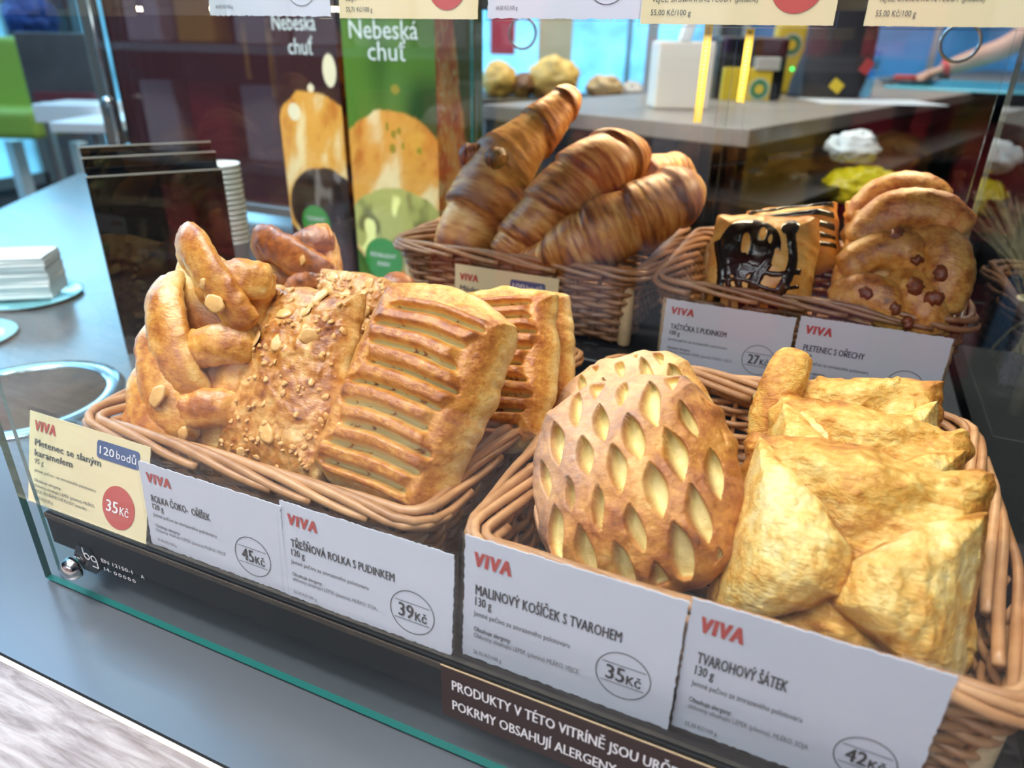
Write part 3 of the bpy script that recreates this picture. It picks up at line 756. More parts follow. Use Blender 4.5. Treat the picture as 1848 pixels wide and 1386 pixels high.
envelope(0.113, 0.116, mw, 71, 'pale puff pastry envelope with two folded corners, foremost at the right of its basket')
mw = frame_mw((0.0428, 0.3650, 0.0315), (0.0433, 0.4080, 0.0820), (-0.0148, 0.3880, 0.0568), (0.0909, 0.3880, 0.0790))
envelope(0.104, 0.096, mw, 77, 'middle one of the three pale puff pastry envelopes, browned ripples along its top')
mw = frame_mw((0.0436, 0.4150, 0.0376), (0.0354, 0.4470, 0.0825), (-0.0175, 0.4300, 0.0655), (0.0858, 0.4300, 0.0904))
o = envelope(0.100, 0.088, mw, 83, 'rearmost puff pastry envelope, its corner rising in front of the white price signs')
food('folded_corner', strip_geo([(-.046, -.012, .010), (-.044, .014, .019), (-.036, .040, .020), (-.031, .056, .014)], .0135, .85, 88, .42), M_env, None, parent=o)

# ---- croissants
def croissant_geo(P, R, seed, turns=5.5, slant=.9, dark=0.0, n=150, seg=56, flat=.9):
    P = spline(P, n); t = np.linspace(0, 1, n)
    R = np.interp(t, np.linspace(0, 1, len(R)), R); k = np.ones(9) / 9; R = np.convolve(np.pad(R, 4, 'edge'), k, 'valid')
    R = R * np.clip(np.sqrt(1 - np.clip((.05 - t) / .05, 0, 1) ** 2), .08, 1) * np.clip(np.sqrt(1 - np.clip((t - .95) / .05, 0, 1) ** 2), .08, 1)
    V, F = tube_geo(P, R, seg, flat=flat)
    ang = np.tile(np.linspace(0, 2 * np.pi, seg, endpoint=False), n); tt = np.repeat(t, seg); RR = np.repeat(R, seg)
    ph = tt * turns + slant * .22 * np.cos(ang + seed) + .07 * fbm(V, 45, 2, seed)
    saw = ph - np.floor(ph)
    step = sstep(0, .16, saw) * (1 - saw) ** .8
    nrm = V - np.repeat(P, seg, 0); nl = nrm / (np.linalg.norm(nrm, axis=1)[:, None] + 1e-9)
    st = np.stack([tt * 4.5 + .35 * np.cos(ang + seed) * .22, np.cos(ang) * .09, np.sin(ang) * .09], 1)
    streak = fbm(st, 16, 4, seed + 4)
    d = RR * (.16 * step - .06) + RR * .03 * fbm(V, 40, 3, seed + 1) + .0007 * streak
    V = V + nl * d[:, None]
    bake = .50 + dark + .30 * (saw - .5) * -1 + .62 * streak + .10 * fbm(V, 30, 3, seed + 2) - .1 * (np.exp(-((saw - .02) / .05) ** 2))
    return V, F, {'bake': bake, 'fill': 0 * bake, 'dust': 0 * bake}
def croissant(P, R, seed, label, knobs=(), **kw):
    o = food('croissant', croissant_geo(P, R, seed, **kw), M_cro, None, label, 'croissant', 'butter croissants')
    for (c, r, ax) in knobs:
        a = np.array(ax, float); PP = np.array([np.array(c) - a, np.array(c) - a * .3, np.array(c) + a * .4, np.array(c) + a])
        g = croissant_geo(PP, [r * .35, r * .85, r, r * .95, r * .5], seed + 9, 1.6, .5, .30, 40, 28, 1.0)
        food('curled_tip', g, M_cro, None, parent=o)
    return o
croissant([(-0.3285, 0.6250, 0.0746), (-0.3263, 0.6300, 0.1023), (-0.3170, 0.6450, 0.1337), (-0.3065, 0.6650, 0.1668), (-0.2887, 0.6850, 0.1922), (-0.2725, 0.7050, 0.2124), (-0.2613, 0.7200, 0.2301), (-0.2565, 0.7280, 0.2402)],
          [.031, .034, .037, .036, .027, .0225, .017, .010], 91, 'dark croissant pointing steeply up at the left of the croissant basket',
          [((-0.3317, 0.6550, 0.1783), .0135, (-.014, -.004, -.002)), ((-0.3005, 0.6390, 0.1805), .0110, (.010, -.004, -.002))], turns=5.0)
croissant([(-0.2783, 0.6000, 0.0945), (-0.2686, 0.6100, 0.1084), (-0.2472, 0.6250, 0.1330), (-0.2254, 0.6450, 0.1584), (-0.2034, 0.6650, 0.1776), (-0.1896, 0.6900, 0.1831), (-0.1833, 0.7150, 0.1779)],
          [.013, .021, .0275, .033, .034, .028, .015], 95, 'middle croissant lying diagonally between its two neighbours', turns=5.5)
croissant([(-0.2674, 0.6080, 0.0901), (-0.2320, 0.6040, 0.1012), (-0.2030, 0.6120, 0.1160), (-0.1766, 0.6250, 0.1305), (-0.1515, 0.6420, 0.1434), (-0.1326, 0.6650, 0.1547), (-0.1229, 0.6900, 0.1580)],
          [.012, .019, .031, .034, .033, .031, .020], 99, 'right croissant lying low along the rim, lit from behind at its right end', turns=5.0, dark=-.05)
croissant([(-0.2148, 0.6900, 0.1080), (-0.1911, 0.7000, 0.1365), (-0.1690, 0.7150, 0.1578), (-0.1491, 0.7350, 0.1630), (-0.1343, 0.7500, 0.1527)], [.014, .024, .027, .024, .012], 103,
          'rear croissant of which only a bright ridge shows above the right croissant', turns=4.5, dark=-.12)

# ---- chocolate pockets
def pocket(W, L, T, mw, seed, label, mode):
    fb = lambda x, y, e: (.0026 * fbm(np.stack([x, y, 0 * x], 1), 40, 3, seed), .32 + .26 * fbm(np.stack([x, y, 0 * x + 1], 1), 45, 3, seed + 2) + .2 * sstep(.0, .3, 1 - e) * .5, 0 * x, 0 * x)
    g = pillow(W, L, T, 0.016, fb, 0.22, 110, 110, 2.3, seed, .0018, .0008, 100)
    o = food('chocolate_pocket', g, M_pock, mw, label, 'pastry', 'chocolate pockets')
    V = g[0][:110 * 110]; x, y = V[:, 0] / (W / 2), V[:, 1] / (L / 2)
    q = np.stack([x * .5, y * .5, 0 * x + seed], 1); wv = .12 * fbm(q, 3.0, 2, seed)
    if mode == 'blob':
        m = 1 - ((x + .22) / .58) ** 2 - ((y - .12) / .62) ** 2
        for (cx, cy, rx, ry) in ((-.30, .18, .085, .24), (-.02, .42, .07, .15), (.14, .30, .045, .10), (.27, -.10, .07, .22), (-.42, -.52, .13, .09), (-.08, -.50, .10, .10)):
            m = np.minimum(m, (((x - cx + wv * .5) / rx) ** 2 + ((y - cy) / ry) ** 2 - 1) * .6)
        for xc, w, y0, y1 in ((-.78, .075, -.9, .30), (-.28, .07, -1.0, 0), (.06, .09, -1.0, .1), (.44, .085, -1.0, .62), (-.60, .06, -.8, .3), (.14, .06, -1, -.2)):
            l = 1 - np.abs((x - xc - .10 * np.sin(y * 3 + xc * 4) + wv) / w)
            m = np.maximum(m, np.where((y > y0) & (y < y1), l, -1))
        for yc, w in ((-.30, .05), (-.58, .035)): m = np.maximum(m, np.where((x < .75) & (x > -.7), 1 - np.abs((y - yc + .08 * np.sin(x * 5)) / w), -1))
        m = np.maximum(m, 1 - ((x - .46) / .16) ** 2 - ((y - .58) / .18) ** 2)
    else:
        m = -1 + 0 * x
        for yc in (.72, .42, .12, -.2, -.5): m = np.maximum(m, 1 - np.abs((y - yc - .10 * (1 - x * x) + wv * .6) / .085))
        m = np.where(np.abs(x) > .88, -1, m)
    m = m * 1.0
    ix = np.arange(110 * 110).reshape(110, 110); Fq = np.stack([ix[:-1, :-1], ix[1:, :-1], ix[1:, 1:], ix[:-1, 1:]], -1).reshape(-1, 4)
    keep = (m[Fq] > 0).any(1); Fq = Fq[keep]; us, inv = np.unique(Fq, return_inverse=True); Fq = inv.reshape(-1, 4)
    nz = np.clip(m[us], -.2, 1); C = V[us].copy(); C[:, 2] += -0.0004 + .0020 * np.sqrt(np.clip(nz + .05, 0, 1))
    mesh_obj('chocolate_glaze', C, Fq, M_choc, o)
    return o
mw = frame_mw((-0.0411, 0.6030, 0.0811), (-0.0463, 0.6480, 0.1453), (-0.0899, 0.6280, 0.1114), (-0.0013, 0.6280, 0.1185))
pocket(0.088, 0.088, 0.029, mw, 111, 'square pastry pocket drenched in dark chocolate, foremost in its basket', 'blob')
mw = frame_mw((-0.0191, 0.6550, 0.1040), (-0.0320, 0.6920, 0.1465), (-0.0647, 0.6720, 0.1243), (0.0108, 0.6720, 0.1285))
pocket(0.080, 0.064, 0.024, mw, 117, 'pastry pocket with chocolate stripes behind the drenched pocket', 'stripe')

# ---- pecan braids
def pecan_braid(W, L, mw, seed, label, full=True):
    fb = lambda x, y, e: (.003 * fbm(np.stack([x, y, 0 * x], 1), 55, 3, seed), .46 + .25 * fbm(np.stack([x, y, 0 * x + 1], 1), 55, 3, seed + 2), 0 * x, 0 * x)
    o = food('pecan_braid', pillow(W, L, 0.014, 0.020, fb, 0.25, 80, 90, 2.2, seed, .002, .001, 110), M_pbraid, mw, label, 'pastry', 'pecan braids')
    H_, F_ = W / 2, L / 2
    lobes = [((-.78, .30), (-.35, .80), (.30, .90), (.86, .66), .020), ((.10, .62), (.52, .40), (.74, .02), (.72, -.50), .020),
             ((-.88, -.12), (-.45, .22), (.05, .26), (.35, .05), .0185), ((.02, -.02), (.25, -.28), (.52, -.52), (.60, -.82), .0185),
             ((-.90, -.62), (-.50, -.42), (-.10, -.52), (.30, -.80), .0185)]
    for k, (a, b, c, d, r) in enumerate(lobes):
        P = [(a[0] * H_, a[1] * F_, .006), (b[0] * H_, b[1] * F_, .0150), (c[0] * H_, c[1] * F_, .0160), (d[0] * H_, d[1] * F_, .007)]
        food('dough_strand', strip_geo(P, r * .90, .85, seed + 7 * k, .50), M_pbraid, None, parent=o)
    if full:
        r_ = random.Random(seed)
        for (px, py, pz, rr) in ((-.18, .42, .026, .0066), (.62, -.05, .0255, .0072), (.28, -.30, .0285, .0075), (.58, -.42, .0275, .0075), (-.42, -.48, .0265, .0062), (.05, -.62, .0245, .0060), (.22, .10, .0245, .0048), (.50, .92, .021, .0045), (.30, -.78, .023, .0055)):
            g = [(rr * math.sin(t) * .62, -rr * math.cos(t)) for t in np.linspace(.05, 3.09, 12)]
            V, F = lathe_geo(g, 14); V[:, 0] *= 1.25; V = V + np.stack([.0009 * np.sin(V[:, 2] * 1200)] * 3, 1) * np.array([1, .4, 0])
            R = Matrix.Rotation(1.5 + r_.uniform(-.3, .3), 3, 'X') @ Matrix.Rotation(r_.uniform(0, 3), 3, 'Y')
            R = Matrix.Rotation(r_.uniform(0, 3), 3, 'Z') @ R
            mesh_obj('pecan_half', V @ np.array(R).T + np.array((px * H_, py * F_, pz + .0015)), F, M_pecan, o)
    return o
mw = frame_mw((0.0578, 0.5980, 0.0757), (0.0618, 0.6580, 0.1598), (0.0104, 0.6320, 0.1237), (0.1044, 0.6320, 0.1318))
pecan_braid(0.090, 0.112, mw, 121, 'pecan braid with nut halves, foremost at the right of the rear basket')
mw = frame_mw((0.0610, 0.6550, 0.1008), (0.0517, 0.7000, 0.1628), (0.0148, 0.6750, 0.1476), (0.0880, 0.6750, 0.1556))
pecan_braid(0.080, 0.086, mw, 129, 'second pecan braid whose golden top shows above the foremost one', False)

# ---------------------------------------------------------------- price signs and printed words
def text_geo(s, size=1.0, bold=0.0, shear=0.0, width=None, align='l', res=2, spacing=1.0):
    """letters as flat faces, cap height = size; squeezed to a given width"""
    c = bpy.data.curves.new('t', 'FONT'); c.body = s; c.size = 1.0; c.shear = shear; c.resolution_u = res; c.space_character = spacing
    o = bpy.data.objects.new('t', c); me = bpy.data.meshes.new_from_object(o)
    V = np.array([v.co[:] for v in me.vertices]); F = [tuple(p.vertices) for p in me.polygons]
    bpy.data.objects.remove(o); bpy.data.curves.remove(c); bpy.data.meshes.remove(me)
    V = V * (size / 0.73)
    sx = 1.0
    if width: sx = min(1.0, width / (V[:, 0].max() - V[:, 0].min())); V[:, 0] *= width / (V[:, 0].max() - V[:, 0].min())
    V[:, 0] -= V[:, 0].min()
    if bold:
        n = len(V); b = bold * size * .55 * (.35 + .65 * sx); ks = np.linspace(-1, 1, 2 * int(math.ceil(bold / .05)) + 1); V0, F0 = V, F; V = np.vstack([V0 + (b * k, 0, i * 1.5e-5) for i, k in enumerate(ks)]); F = [tuple(j + n * i for j in f) for i in range(len(ks)) for f in F0]
    if align == 'c': V[:, 0] -= V[:, 0].max() / 2
    if align == 'r': V[:, 0] -= V[:, 0].max()
    return V, F
def put(mb, s, x, y, size, z=0.0, **kw):
    V, F = text_geo(s, size, **kw); mb.add(V + np.array((x, y, z)), F)
def ring_geo(cx, cy, r, w, z, n=48):
    V = []; F = []
    for k in range(n):
        a = 2 * math.pi * k / n
        V += [(cx + (r - w) * math.cos(a), cy + (r - w) * math.sin(a), z), (cx + r * math.cos(a), cy + r * math.sin(a), z)]
    for k in range(n):
        j = (k + 1) % n; F.append((2 * k, 2 * k + 1, 2 * j + 1, 2 * j))
    return V, F
def rrect_geo(x0, y0, x1, y1, r, z, n=6):
    V = []
    for cx, cy, a0 in ((x1 - r, y1 - r, 0), (x0 + r, y1 - r, 90), (x0 + r, y0 + r, 180), (x1 - r, y0 + r, 270)):
        for k in range(n + 1):
            a = math.radians(a0 + 90 * k / n); V.append((cx + r * math.cos(a), cy + r * math.sin(a), z))
    return V, [tuple(range(len(V)))]
def card_geo(w, h, th, seed, torn=0.0004):
    """paper with a slightly ragged cut and a soft warp"""
    r_ = random.Random(seed); n, m = 60, 34
    a, b = np.meshgrid(np.linspace(0, 1, n), np.linspace(0, 1, m), indexing='ij')
    x = a * w; y = b * h
    jag = np.array([r_.uniform(-1, 1) for _ in range(n * 4 + m * 4)])
    y[:, -1] += torn * jag[:n]; x[0, :] += torn * jag[n:n + m]; x[-1, :] += torn * jag[n + m:n + 2 * m]; y[:, 0] += torn * jag[2 * m + n:2 * m + 2 * n]
    ix = np.arange(n * m).reshape(n, m); F = np.stack([ix[:-1, :-1], ix[1:, :-1], ix[1:, 1:], ix[:-1, 1:]], -1).reshape(-1, 4)
    V = np.stack([x.ravel(), y.ravel(), 0 * x.ravel()], 1); Vb = V - np.array((0, 0, th))
    border = list(ix[:, 0]) + list(ix[-1, 1:]) + list(ix[-2::-1, -1]) + list(ix[0, -2:0:-1]); k = n * m
    Fs = [(border[(i + 1) % len(border)], border[i], border[i] + k, border[(i + 1) % len(border)] + k) for i in range(len(border))]
    return np.vstack([V, Vb]), [tuple(f) for f in F] + [tuple(reversed([i + k for i in f])) for f in F] + Fs
def sign(loc, w, h, lean, label, kind, yaw=0.0, group='price signs', roll=0.0, **tx):
    """loc is the lower left corner; x along the card, y up the card"""
    mw = Matrix.Translation(loc) @ Matrix.Rotation(math.radians(yaw), 4, 'Z') @ Matrix.Rotation(math.radians(90 - lean), 4, 'X') @ Matrix.Rotation(math.radians(roll), 4, 'Z')
    root = empty('price_sign', mw=mw); tag(root, label, 'price sign', group)
    V, F = card_geo(w, h, 0.0005, len(label) + int(w * 1e4), 0.0004 if kind == 'white' else 0.0001)
    mesh_obj('card', V, F, M_card if kind == 'white' else M_cream, root, False)
    # clear sleeve: back sheet, folded lip at the bottom, thin rims at the sides
    hb = MB(); e = 0.0012
    for c, d in (((w / 2, h / 2, -0.0016), (w + .003, h + .0015, .0010)), ((w / 2, -.0008, .0002), (w + .003, .0012, .0032)), ((-.0012, h / 2, -.0004), (.0008, h + .001, .0018)), ((w + .0012, h / 2, -.0004), (.0008, h + .001, .0018))):
        V, F = box_geo(c, d); hb.add(V, F)
    if kind == 'cream': V, F = box_geo((w / 2, h + .0016, -.0004), (w + .003, .0014, .0030)); hb.add(V, F)
    hb.build('clear_holder', M_acryl, root, False)
    z = 0.0003; u = w / 0.105
    red, ink, soft, wh, navy, dsc, whd = MB(), MB(), MB(), MB(), MB(), MB(), MB()
    Y = lambda fr: h * (1 - fr)
    if tx.get('logo', True): put(red, 'VIVA', *tx.get('logo_at', (0.055 * w, Y(.215))), .118 * h, z, bold=.16, shear=.12, width=.175 * w, spacing=1.18)
    if kind == 'white':
        if 'title' in tx:
            put(ink, tx['title'], .062 * w, Y(.445), .087 * h, z, bold=.06, width=tx['tw'] * u * .001)
            put(ink, tx['grams'], .062 * w, Y(.535), .074 * h, z, bold=.05, width=tx.get('gw', 8.6) * u * .001)
            put(ink, 'Jemné pečivo ze zmrazeného polotovaru', .055 * w, Y(.625), .045 * h, z, width=50 * u * .001)
            put(ink, 'Obsahuje alergeny:', .058 * w, Y(.755), .041 * h, z, bold=.02, width=20 * u * .001)
            put(soft, tx['allerg'], .058 * w, Y(.81), .041 * h, z, width=tx.get('aw', 55) * u * .001)
        if 'unit' in tx: put(soft, tx['unit'], .058 * w, Y(tx.get('uy', .955)), .036 * h, z, width=15.5 * u * .001)
        cx, cy, r = tx.get('cx', .78) * w, Y(tx.get('cy', .70)), 13.0 * u * .001
        if 'price' in tx:
            V, F = ring_geo(cx, cy, r, .00045, z); ink.add(V, F)
            for dy in (.42, -.42):
                hx = r * math.sqrt(1 - .42 ** 2) * .86
                ink.add([(cx - hx, cy + dy * r - .00018, z), (cx + hx, cy + dy * r - .00018, z), (cx + hx, cy + dy * r + .00018, z), (cx - hx, cy + dy * r + .00018, z)], [(0, 1, 2, 3)])
            if tx['price']:
                put(ink, tx['price'], cx - .60 * r, cy - .30 * r, .66 * r, z, bold=.06, width=.66 * r)
                put(ink, 'Kč', cx + .14 * r, cy - .30 * r, .42 * r, z, bold=.06, width=.52 * r)
    else:
        for s, x, fr, cap, wd, bd, mb in tx.get('lines', ()):
            put(mb_ := {'i': ink, 's': soft}[mb], s, x * w, Y(fr), cap * h, z, bold=bd, width=wd * w)
        if 'badge' in tx:
            x0, f0, x1, f1 = tx['badge_at']
            V, F = rrect_geo(x0 * w, Y(f1), x1 * w, Y(f0), .022 * w, z); navy.add(V, F)
            ww = (x1 - x0) * w; hh = (f1 - f0) * h
            put(wh, tx['badge'], x0 * w + .08 * ww, Y(f1) + .28 * hh, .46 * hh, z * 2, bold=.03, width=.34 * ww)
            put(wh, 'bodů', x0 * w + .47 * ww, Y(f1) + .28 * hh, .46 * hh, z * 2, width=.46 * ww)
        if 'disc' in tx:
            cx, cy, r = tx['disc']; cx *= w; cy = Y(cy); r *= w; n = 48
            dsc.add([(cx + r * math.cos(2 * math.pi * k / n), cy + r * math.sin(2 * math.pi * k / n), z) for k in range(n)], [tuple(range(n))])
            if 'price' in tx:
                put(whd, tx['price'], cx - .72 * r, cy - .28 * r, .56 * r, z * 2, bold=.045, width=.72 * r)
                put(whd, 'Kč', cx + .12 * r, cy - .28 * r, .40 * r, z * 2, bold=.035, width=.54 * r)
    for nm, mb, mt in (('logo', red, M_red), ('price_disc', dsc, M_red), ('disc_print', whd, M_inkwhite), ('dark_print', ink, M_slate if kind == 'cream' else M_ink), ('grey_print', soft, M_inksoft), ('points_badge', navy, M_navy), ('badge_print', wh, M_inkwhite)):
        if mb.n: mb.build(nm, mt, root, False)
    return root
sign((-0.4487, 0.2285, 0.0015), 0.1075, 0.0615, 17, 'cream price sign with a red price disc, far left of the front row', 'cream', price='35', badge='120', badge_at=(.585, .08, .925, .27), disc=(.775, .725, .130),
     logo_at=(.055 * .1075, .0615 * (1 - .19)),
     lines=[('Pletenec se slaným', .055, .355, .078, .565, .07, 'i'), ('karamelem', .055, .47, .078, .33, .07, 'i'), ('95 g', .055, .555, .060, .08, 0, 'i'), ('jemné pečivo - ze zmrazeného polotovaru', .055, .645, .036, .53, 0, 'i'),
            ('Obsahuje alergeny:', .055, .755, .036, .24, .01, 'i'), ('Obiloviny obsahující LEPEK (pšenice), MLÉKO,', .055, .815, .036, .53, 0, 'i'), ('VEJCE, ŠKOŘÁPKOVÉ PLODY (mandle)', .055, .875, .036, .46, 0, 'i'), ('28,42 Kč/100 g', .055, .945, .034, .17, 0, 's')])
sign((-0.3390, 0.2310, 0.0015), 0.1040, 0.0570, 4, 'white sign second from the left in the front row, price 45', 'white', title='ROLKA ČOKO-  OŘÍŠEK', tw=46, grams='120 g', price='45', allerg='Obiloviny obsahující LEPEK (pšenice) MLÉKO, VEJCE', unit='37,50 Kč/100 g', uy=.93)
sign((-0.2362, 0.2306, 0.0015), 0.1053, 0.0600, 5, 'white sign in the middle of the front row, price 39', 'white', title='TŘEŠŇOVÁ ROLKA S PUDINKEM', tw=65, grams='120 g', price='39', allerg='obiloviny obsahující LEPEK (pšenice), MLÉKO, SÓJA,', unit='32,50 Kč/100 g', uy=.95)
sign((-0.1266, 0.2342, 0.0015), 0.1048, 0.0718, 3.5, 'white sign before the lattice rounds, price 35', 'white', title='MALINOVÝ KOŠÍČEK S TVAROHEM', tw=72.6, grams='130 g', price='35', allerg='Obiloviny obsahující LEPEK (pšenice) MLÉKO, VEJCE', unit='26,92 Kč/100 g')
sign((-0.0205, 0.2375, 0.0015), 0.0960, 0.0750, 0.5, 'white sign at the right end of the front row, price 42', 'white', title='TVAROHOVÝ ŠÁTEK', tw=40, grams='130 g', price='42', allerg='obiloviny obsahující LEPEK (pšenice), MLÉKO, SÓJA', unit='32,30 Kč/100 g', cx=.80, cy=.735)
sign((-0.1110, 0.5735, 0.0315), 0.1040, 0.0570, 4, 'white sign hung before the chocolate pockets, price 27', 'white', title='TAŠTIČKA S PUDINKEM', tw=47, grams='100 g', price='27', allerg='Obiloviny obsahující LEPEK (pšenice) MLÉKO, VEJCE', unit='27,00 Kč/100 g')
sign((-0.0040, 0.5685, 0.0315), 0.1050, 0.0615, 2, 'white sign below the pecan braids, price 35', 'white', title='PLETENEC S OŘECHY', tw=44, grams='98 g', gw=7, price='35', allerg='Obiloviny obsahující LEPEK (pšenice) MLÉKO, VEJCE', unit='35,71 Kč/100 g')
sign((-0.3131, 0.5740, 0.0315), 0.1050, 0.0600, 3, 'cream sign before the croissants with a blue points badge', 'cream', badge='100', badge_at=(.55, .11, .88, .29), logo_at=(.055 * .105, .060 * (1 - .24)),
     lines=[('Máslový croissant', .055, .41, .09, .56, .07, 'i'), ('55 g', .055, .53, .06, .08, 0, 'i')])
# the row on the front edge of the upper shelf, only the lower edges in view
for (p, q, kind, lab, kw) in (
        ((-0.4511, 0.4550, 0.2951), (-0.3415, 0.4550, 0.2939), 'white', 'white sign at the left end of the upper shelf edge', dict(price='', unit='64,00 Kč/100 g', cy=.71, uy=.93)),
        ((-0.3340, 0.4550, 0.2940), (-0.2276, 0.4550, 0.2946), 'cream', 'cream sign on the upper shelf edge above the green poster column', dict(disc=(.79, .72, .13), lines=[('SÓJA', .055, .845, .045, .08, 0, 'i'), ('55,71 Kč/100 g', .055, .94, .045, .20, 0, 'i')])),
        ((-0.2206, 0.4550, 0.2947), (-0.1212, 0.4550, 0.2939), 'white', 'white sign on the upper shelf edge above the croissants', dict(price='', unit='64,00 Kč/100 g', cy=.71, uy=.93)),
        ((-0.1204, 0.4500, 0.2923), (-0.0168, 0.4500, 0.2922), 'cream', 'cream sign on the upper shelf edge above the chocolate pockets', dict(disc=(.80, .72, .13), lines=[('Obiloviny obsahující LEPEK (pšenice), MLÉKO,', .055, .76, .04, .62, 0, 'i'), ('VEJCE, ŠKOŘÁPKOVÉ PLODY (pistácie)', .055, .835, .045, .56, 0, 'i'), ('55,00 Kč/100 g', .055, .935, .045, .22, 0, 'i')])),
        ((-0.0022, 0.4500, 0.2923), (0.0817, 0.4500, 0.2924), 'cream', 'cream sign at the right end of the upper shelf edge', dict(lines=[('Obiloviny obsahující LEPEK (pšenice), MLÉKO,', .055, .76, .04, .62, 0, 'i'), ('VEJCE, ŠKOŘÁPKOVÉ PLODY (pistácie)', .055, .835, .045, .56, 0, 'i'), ('55,00 Kč/100 g', .055, .935, .045, .22, 0, 'i')]))):
    w = q[0] - p[0]
    sign(p, w, .068, 3, lab, kind, group='signs on the upper shelf edge', logo=False, **kw)

# allergen notice stuck to the glass, and the etched mark of the pane
mw = Matrix.Translation((-0.1288, 0.2160, -0.0232)) @ Matrix.Rotation(math.radians(90), 4, 'X')
note = empty('allergen_notice', mw=mw); tag(note, 'dark brown notice with white capitals stuck low on the front glass', 'notice')
V, F = box_geo((0.115, 0.0172, -0.0001), (0.230, 0.0344, 0.0003)); mesh_obj('film', V, F, simple('brown_film', (0.030, 0.008, 0.005), 0.3, coat=0.3), note, False)
V, F = box_geo((0.115, 0.0342, 0.0001), (0.230, 0.0005, 0.0003)); mesh_obj('pale_rim', V, F, M_peg, note, False)
mb = MB()
put(mb, 'PRODUKTY V TÉTO VITRÍNĚ JSOU URČENY', .0062, .0202, .0068, .0003, bold=.05, width=.1180)
put(mb, 'POKRMY OBSAHUJÍ ALERGENY, INFORMACE', .0062, .0068, .0068, .0003, bold=.05, width=.1200)
mb.build('white_print', M_inkwhite, note, False)
mw = Matrix.Translation((-0.3870, 0.2162, -0.0180)) @ Matrix.Rotation(math.radians(90), 4, 'X')
mb = MB()
put(mb, 'EN 12150-1', .0185, .0055, .0030, 0, width=.0265); put(mb, 'A', .0520, .0052, .0030, 0, width=.0028)
put(mb, '14-', .0190, -.0010, .0030, 0, width=.0060)
for k in range(5): V, F = ring_geo(.0285 + k * .0040, .0000, .0013, .00045, 0, 16); mb.add(V, F)
for cx, cy, r, in ((.0050, .0050, .0026), (.0110, .0050, .0026)): V, F = ring_geo(cx, cy, r, .0008, 0, 24); mb.add(V, F)
V, F = rrect_geo(.0022, .0046, .0030, .0112, .0003, 0); mb.add(V, F)
V, F = rrect_geo(.0130, -.0012, .0138, .0055, .0003, 0); mb.add(V, F)
V, F = rrect_geo(.0080, -.0020, .0136, -.0012, .0003, 0); mb.add(V, F)
o = mb.build('etched_mark', M_inkwhite, None, False); o.matrix_world = mw; o.parent = case; o.matrix_parent_inverse = CASE_T

# ---------------------------------------------------------------- things on the counter beside and behind the case
def part(o, root):
    o.parent = root; o.matrix_parent_inverse = root.matrix_world.inverted() if False else Matrix.Translation(-Vector(root.location)); return o
YAW = 0.4116                                   # the heading the shop's back counter and stands face
# black stepped acrylic stand
st = empty('acrylic_stand', (-0.668, 0.565, ZC)); tag(st, 'tall glossy black stepped stand on the counter left of the case', 'stand')
dx, dy = (-0.628 + 0.707), (0.617 - 0.509); az = math.atan2(dy, dx); Ls = math.hypot(dx, dy)
nx, ny = -math.sin(az), math.cos(az)
for nm, off, h in (('front_pocket', 0.0, 0.199), ('middle_pocket', 0.030, 0.214), ('rear_pocket', 0.055, 0.222)):
    dpt = 0.026 if off else 0.028
    cx = (-0.707 - 0.628) / 2 + nx * (off + dpt / 2); cy = (0.509 + 0.617) / 2 + ny * (off + dpt / 2)
    o = box(nm, (cx, cy, ZC + h / 2), (Ls, dpt, h), M_blackgloss, bev=0.0012, rz=az); part(o, st)
    o = box('polished_rim', (cx - nx * dpt * .46, cy - ny * dpt * .46, ZC + h), (Ls, 0.0016, 0.0016), simple('pale_edge', (0.5, 0.45, 0.4), 0.25), rz=az); part(o, st)
# stack of white cups
cup_prof = [(0.0001, 0.0), (0.019, 0.0), (0.0255, 0.058), (0.0280, 0.060), (0.0280, 0.0625), (0.0262, 0.0625), (0.0200, 0.004), (0.0001, 0.004)]
V, F = lathe_geo(cup_prof, 28)
cup = mesh_obj('paper_cup', V, F, M_white); cl = (-0.7998, 0.7817, -0.0520)
for k in range(16):
    o = cup if k == 0 else cup.copy()
    if k: COL.objects.link(o)
    o.location = (cl[0], cl[1], ZC + 0.0005 + k * 0.0072)
    tag(o, 'white cup in the nested stack just right of the black stand', 'cup', 'nested white cups')
# round opening with a steel collar
op = empty('counter_opening', (-0.705, 0.385, ZC)); tag(op, 'round dark opening with a wide shiny collar in the counter', 'waste opening')
V, F = lathe_geo([(0.074, 0.0), (0.074, 0.0018), (0.076, 0.0030), (0.090, 0.0030), (0.0925, 0.0)], 64); mesh_obj('steel_collar', V, F, simple('blue_steel', (0.45, 0.62, 0.70), 0.12, metal=0.9), op)
V, F = lathe_geo([(0.0001, 0.0004), (0.0740, 0.0004), (0.0740, 0.0001)], 64); mesh_obj('dark_cover', V, F, simple('brown_cover', (0.055, 0.042, 0.034), 0.85, noise=0.3, nscale=40), op)
# napkins on a glass dish
nb = (-0.9921, 0.5615, -0.0520)
dish = empty('glass_dish', (nb[0] - .004, nb[1] + .03, ZC)); tag(dish, 'pale aqua round dish under the white napkin block', 'dish')
V, F = lathe_geo([(0.0001, 0.001), (0.055, 0.001), (0.064, 0.005), (0.067, 0.005), (0.058, 0.0), (0.0001, 0.0)], 48); mesh_obj('dish_body', V, F, simple('aqua_dish', (0.25, 0.62, 0.70), 0.12, coat=0.6), dish)
nk = empty('napkin_block', (nb[0] - .006, nb[1] + .03, ZC + .0055)); tag(nk, 'white block of folded napkins at the left edge of the counter', 'napkins')
for k in range(12):
    o = box('napkin', (nk.location[0] + rng.uniform(-.001, .001), nk.location[1] + rng.uniform(-.001, .001), ZC + .0055 + (k + .5) * .0048), (.088, .060, .0046), M_white, bev=.0014, rz=.62 + rng.uniform(-.02, .02)); part(o, nk)
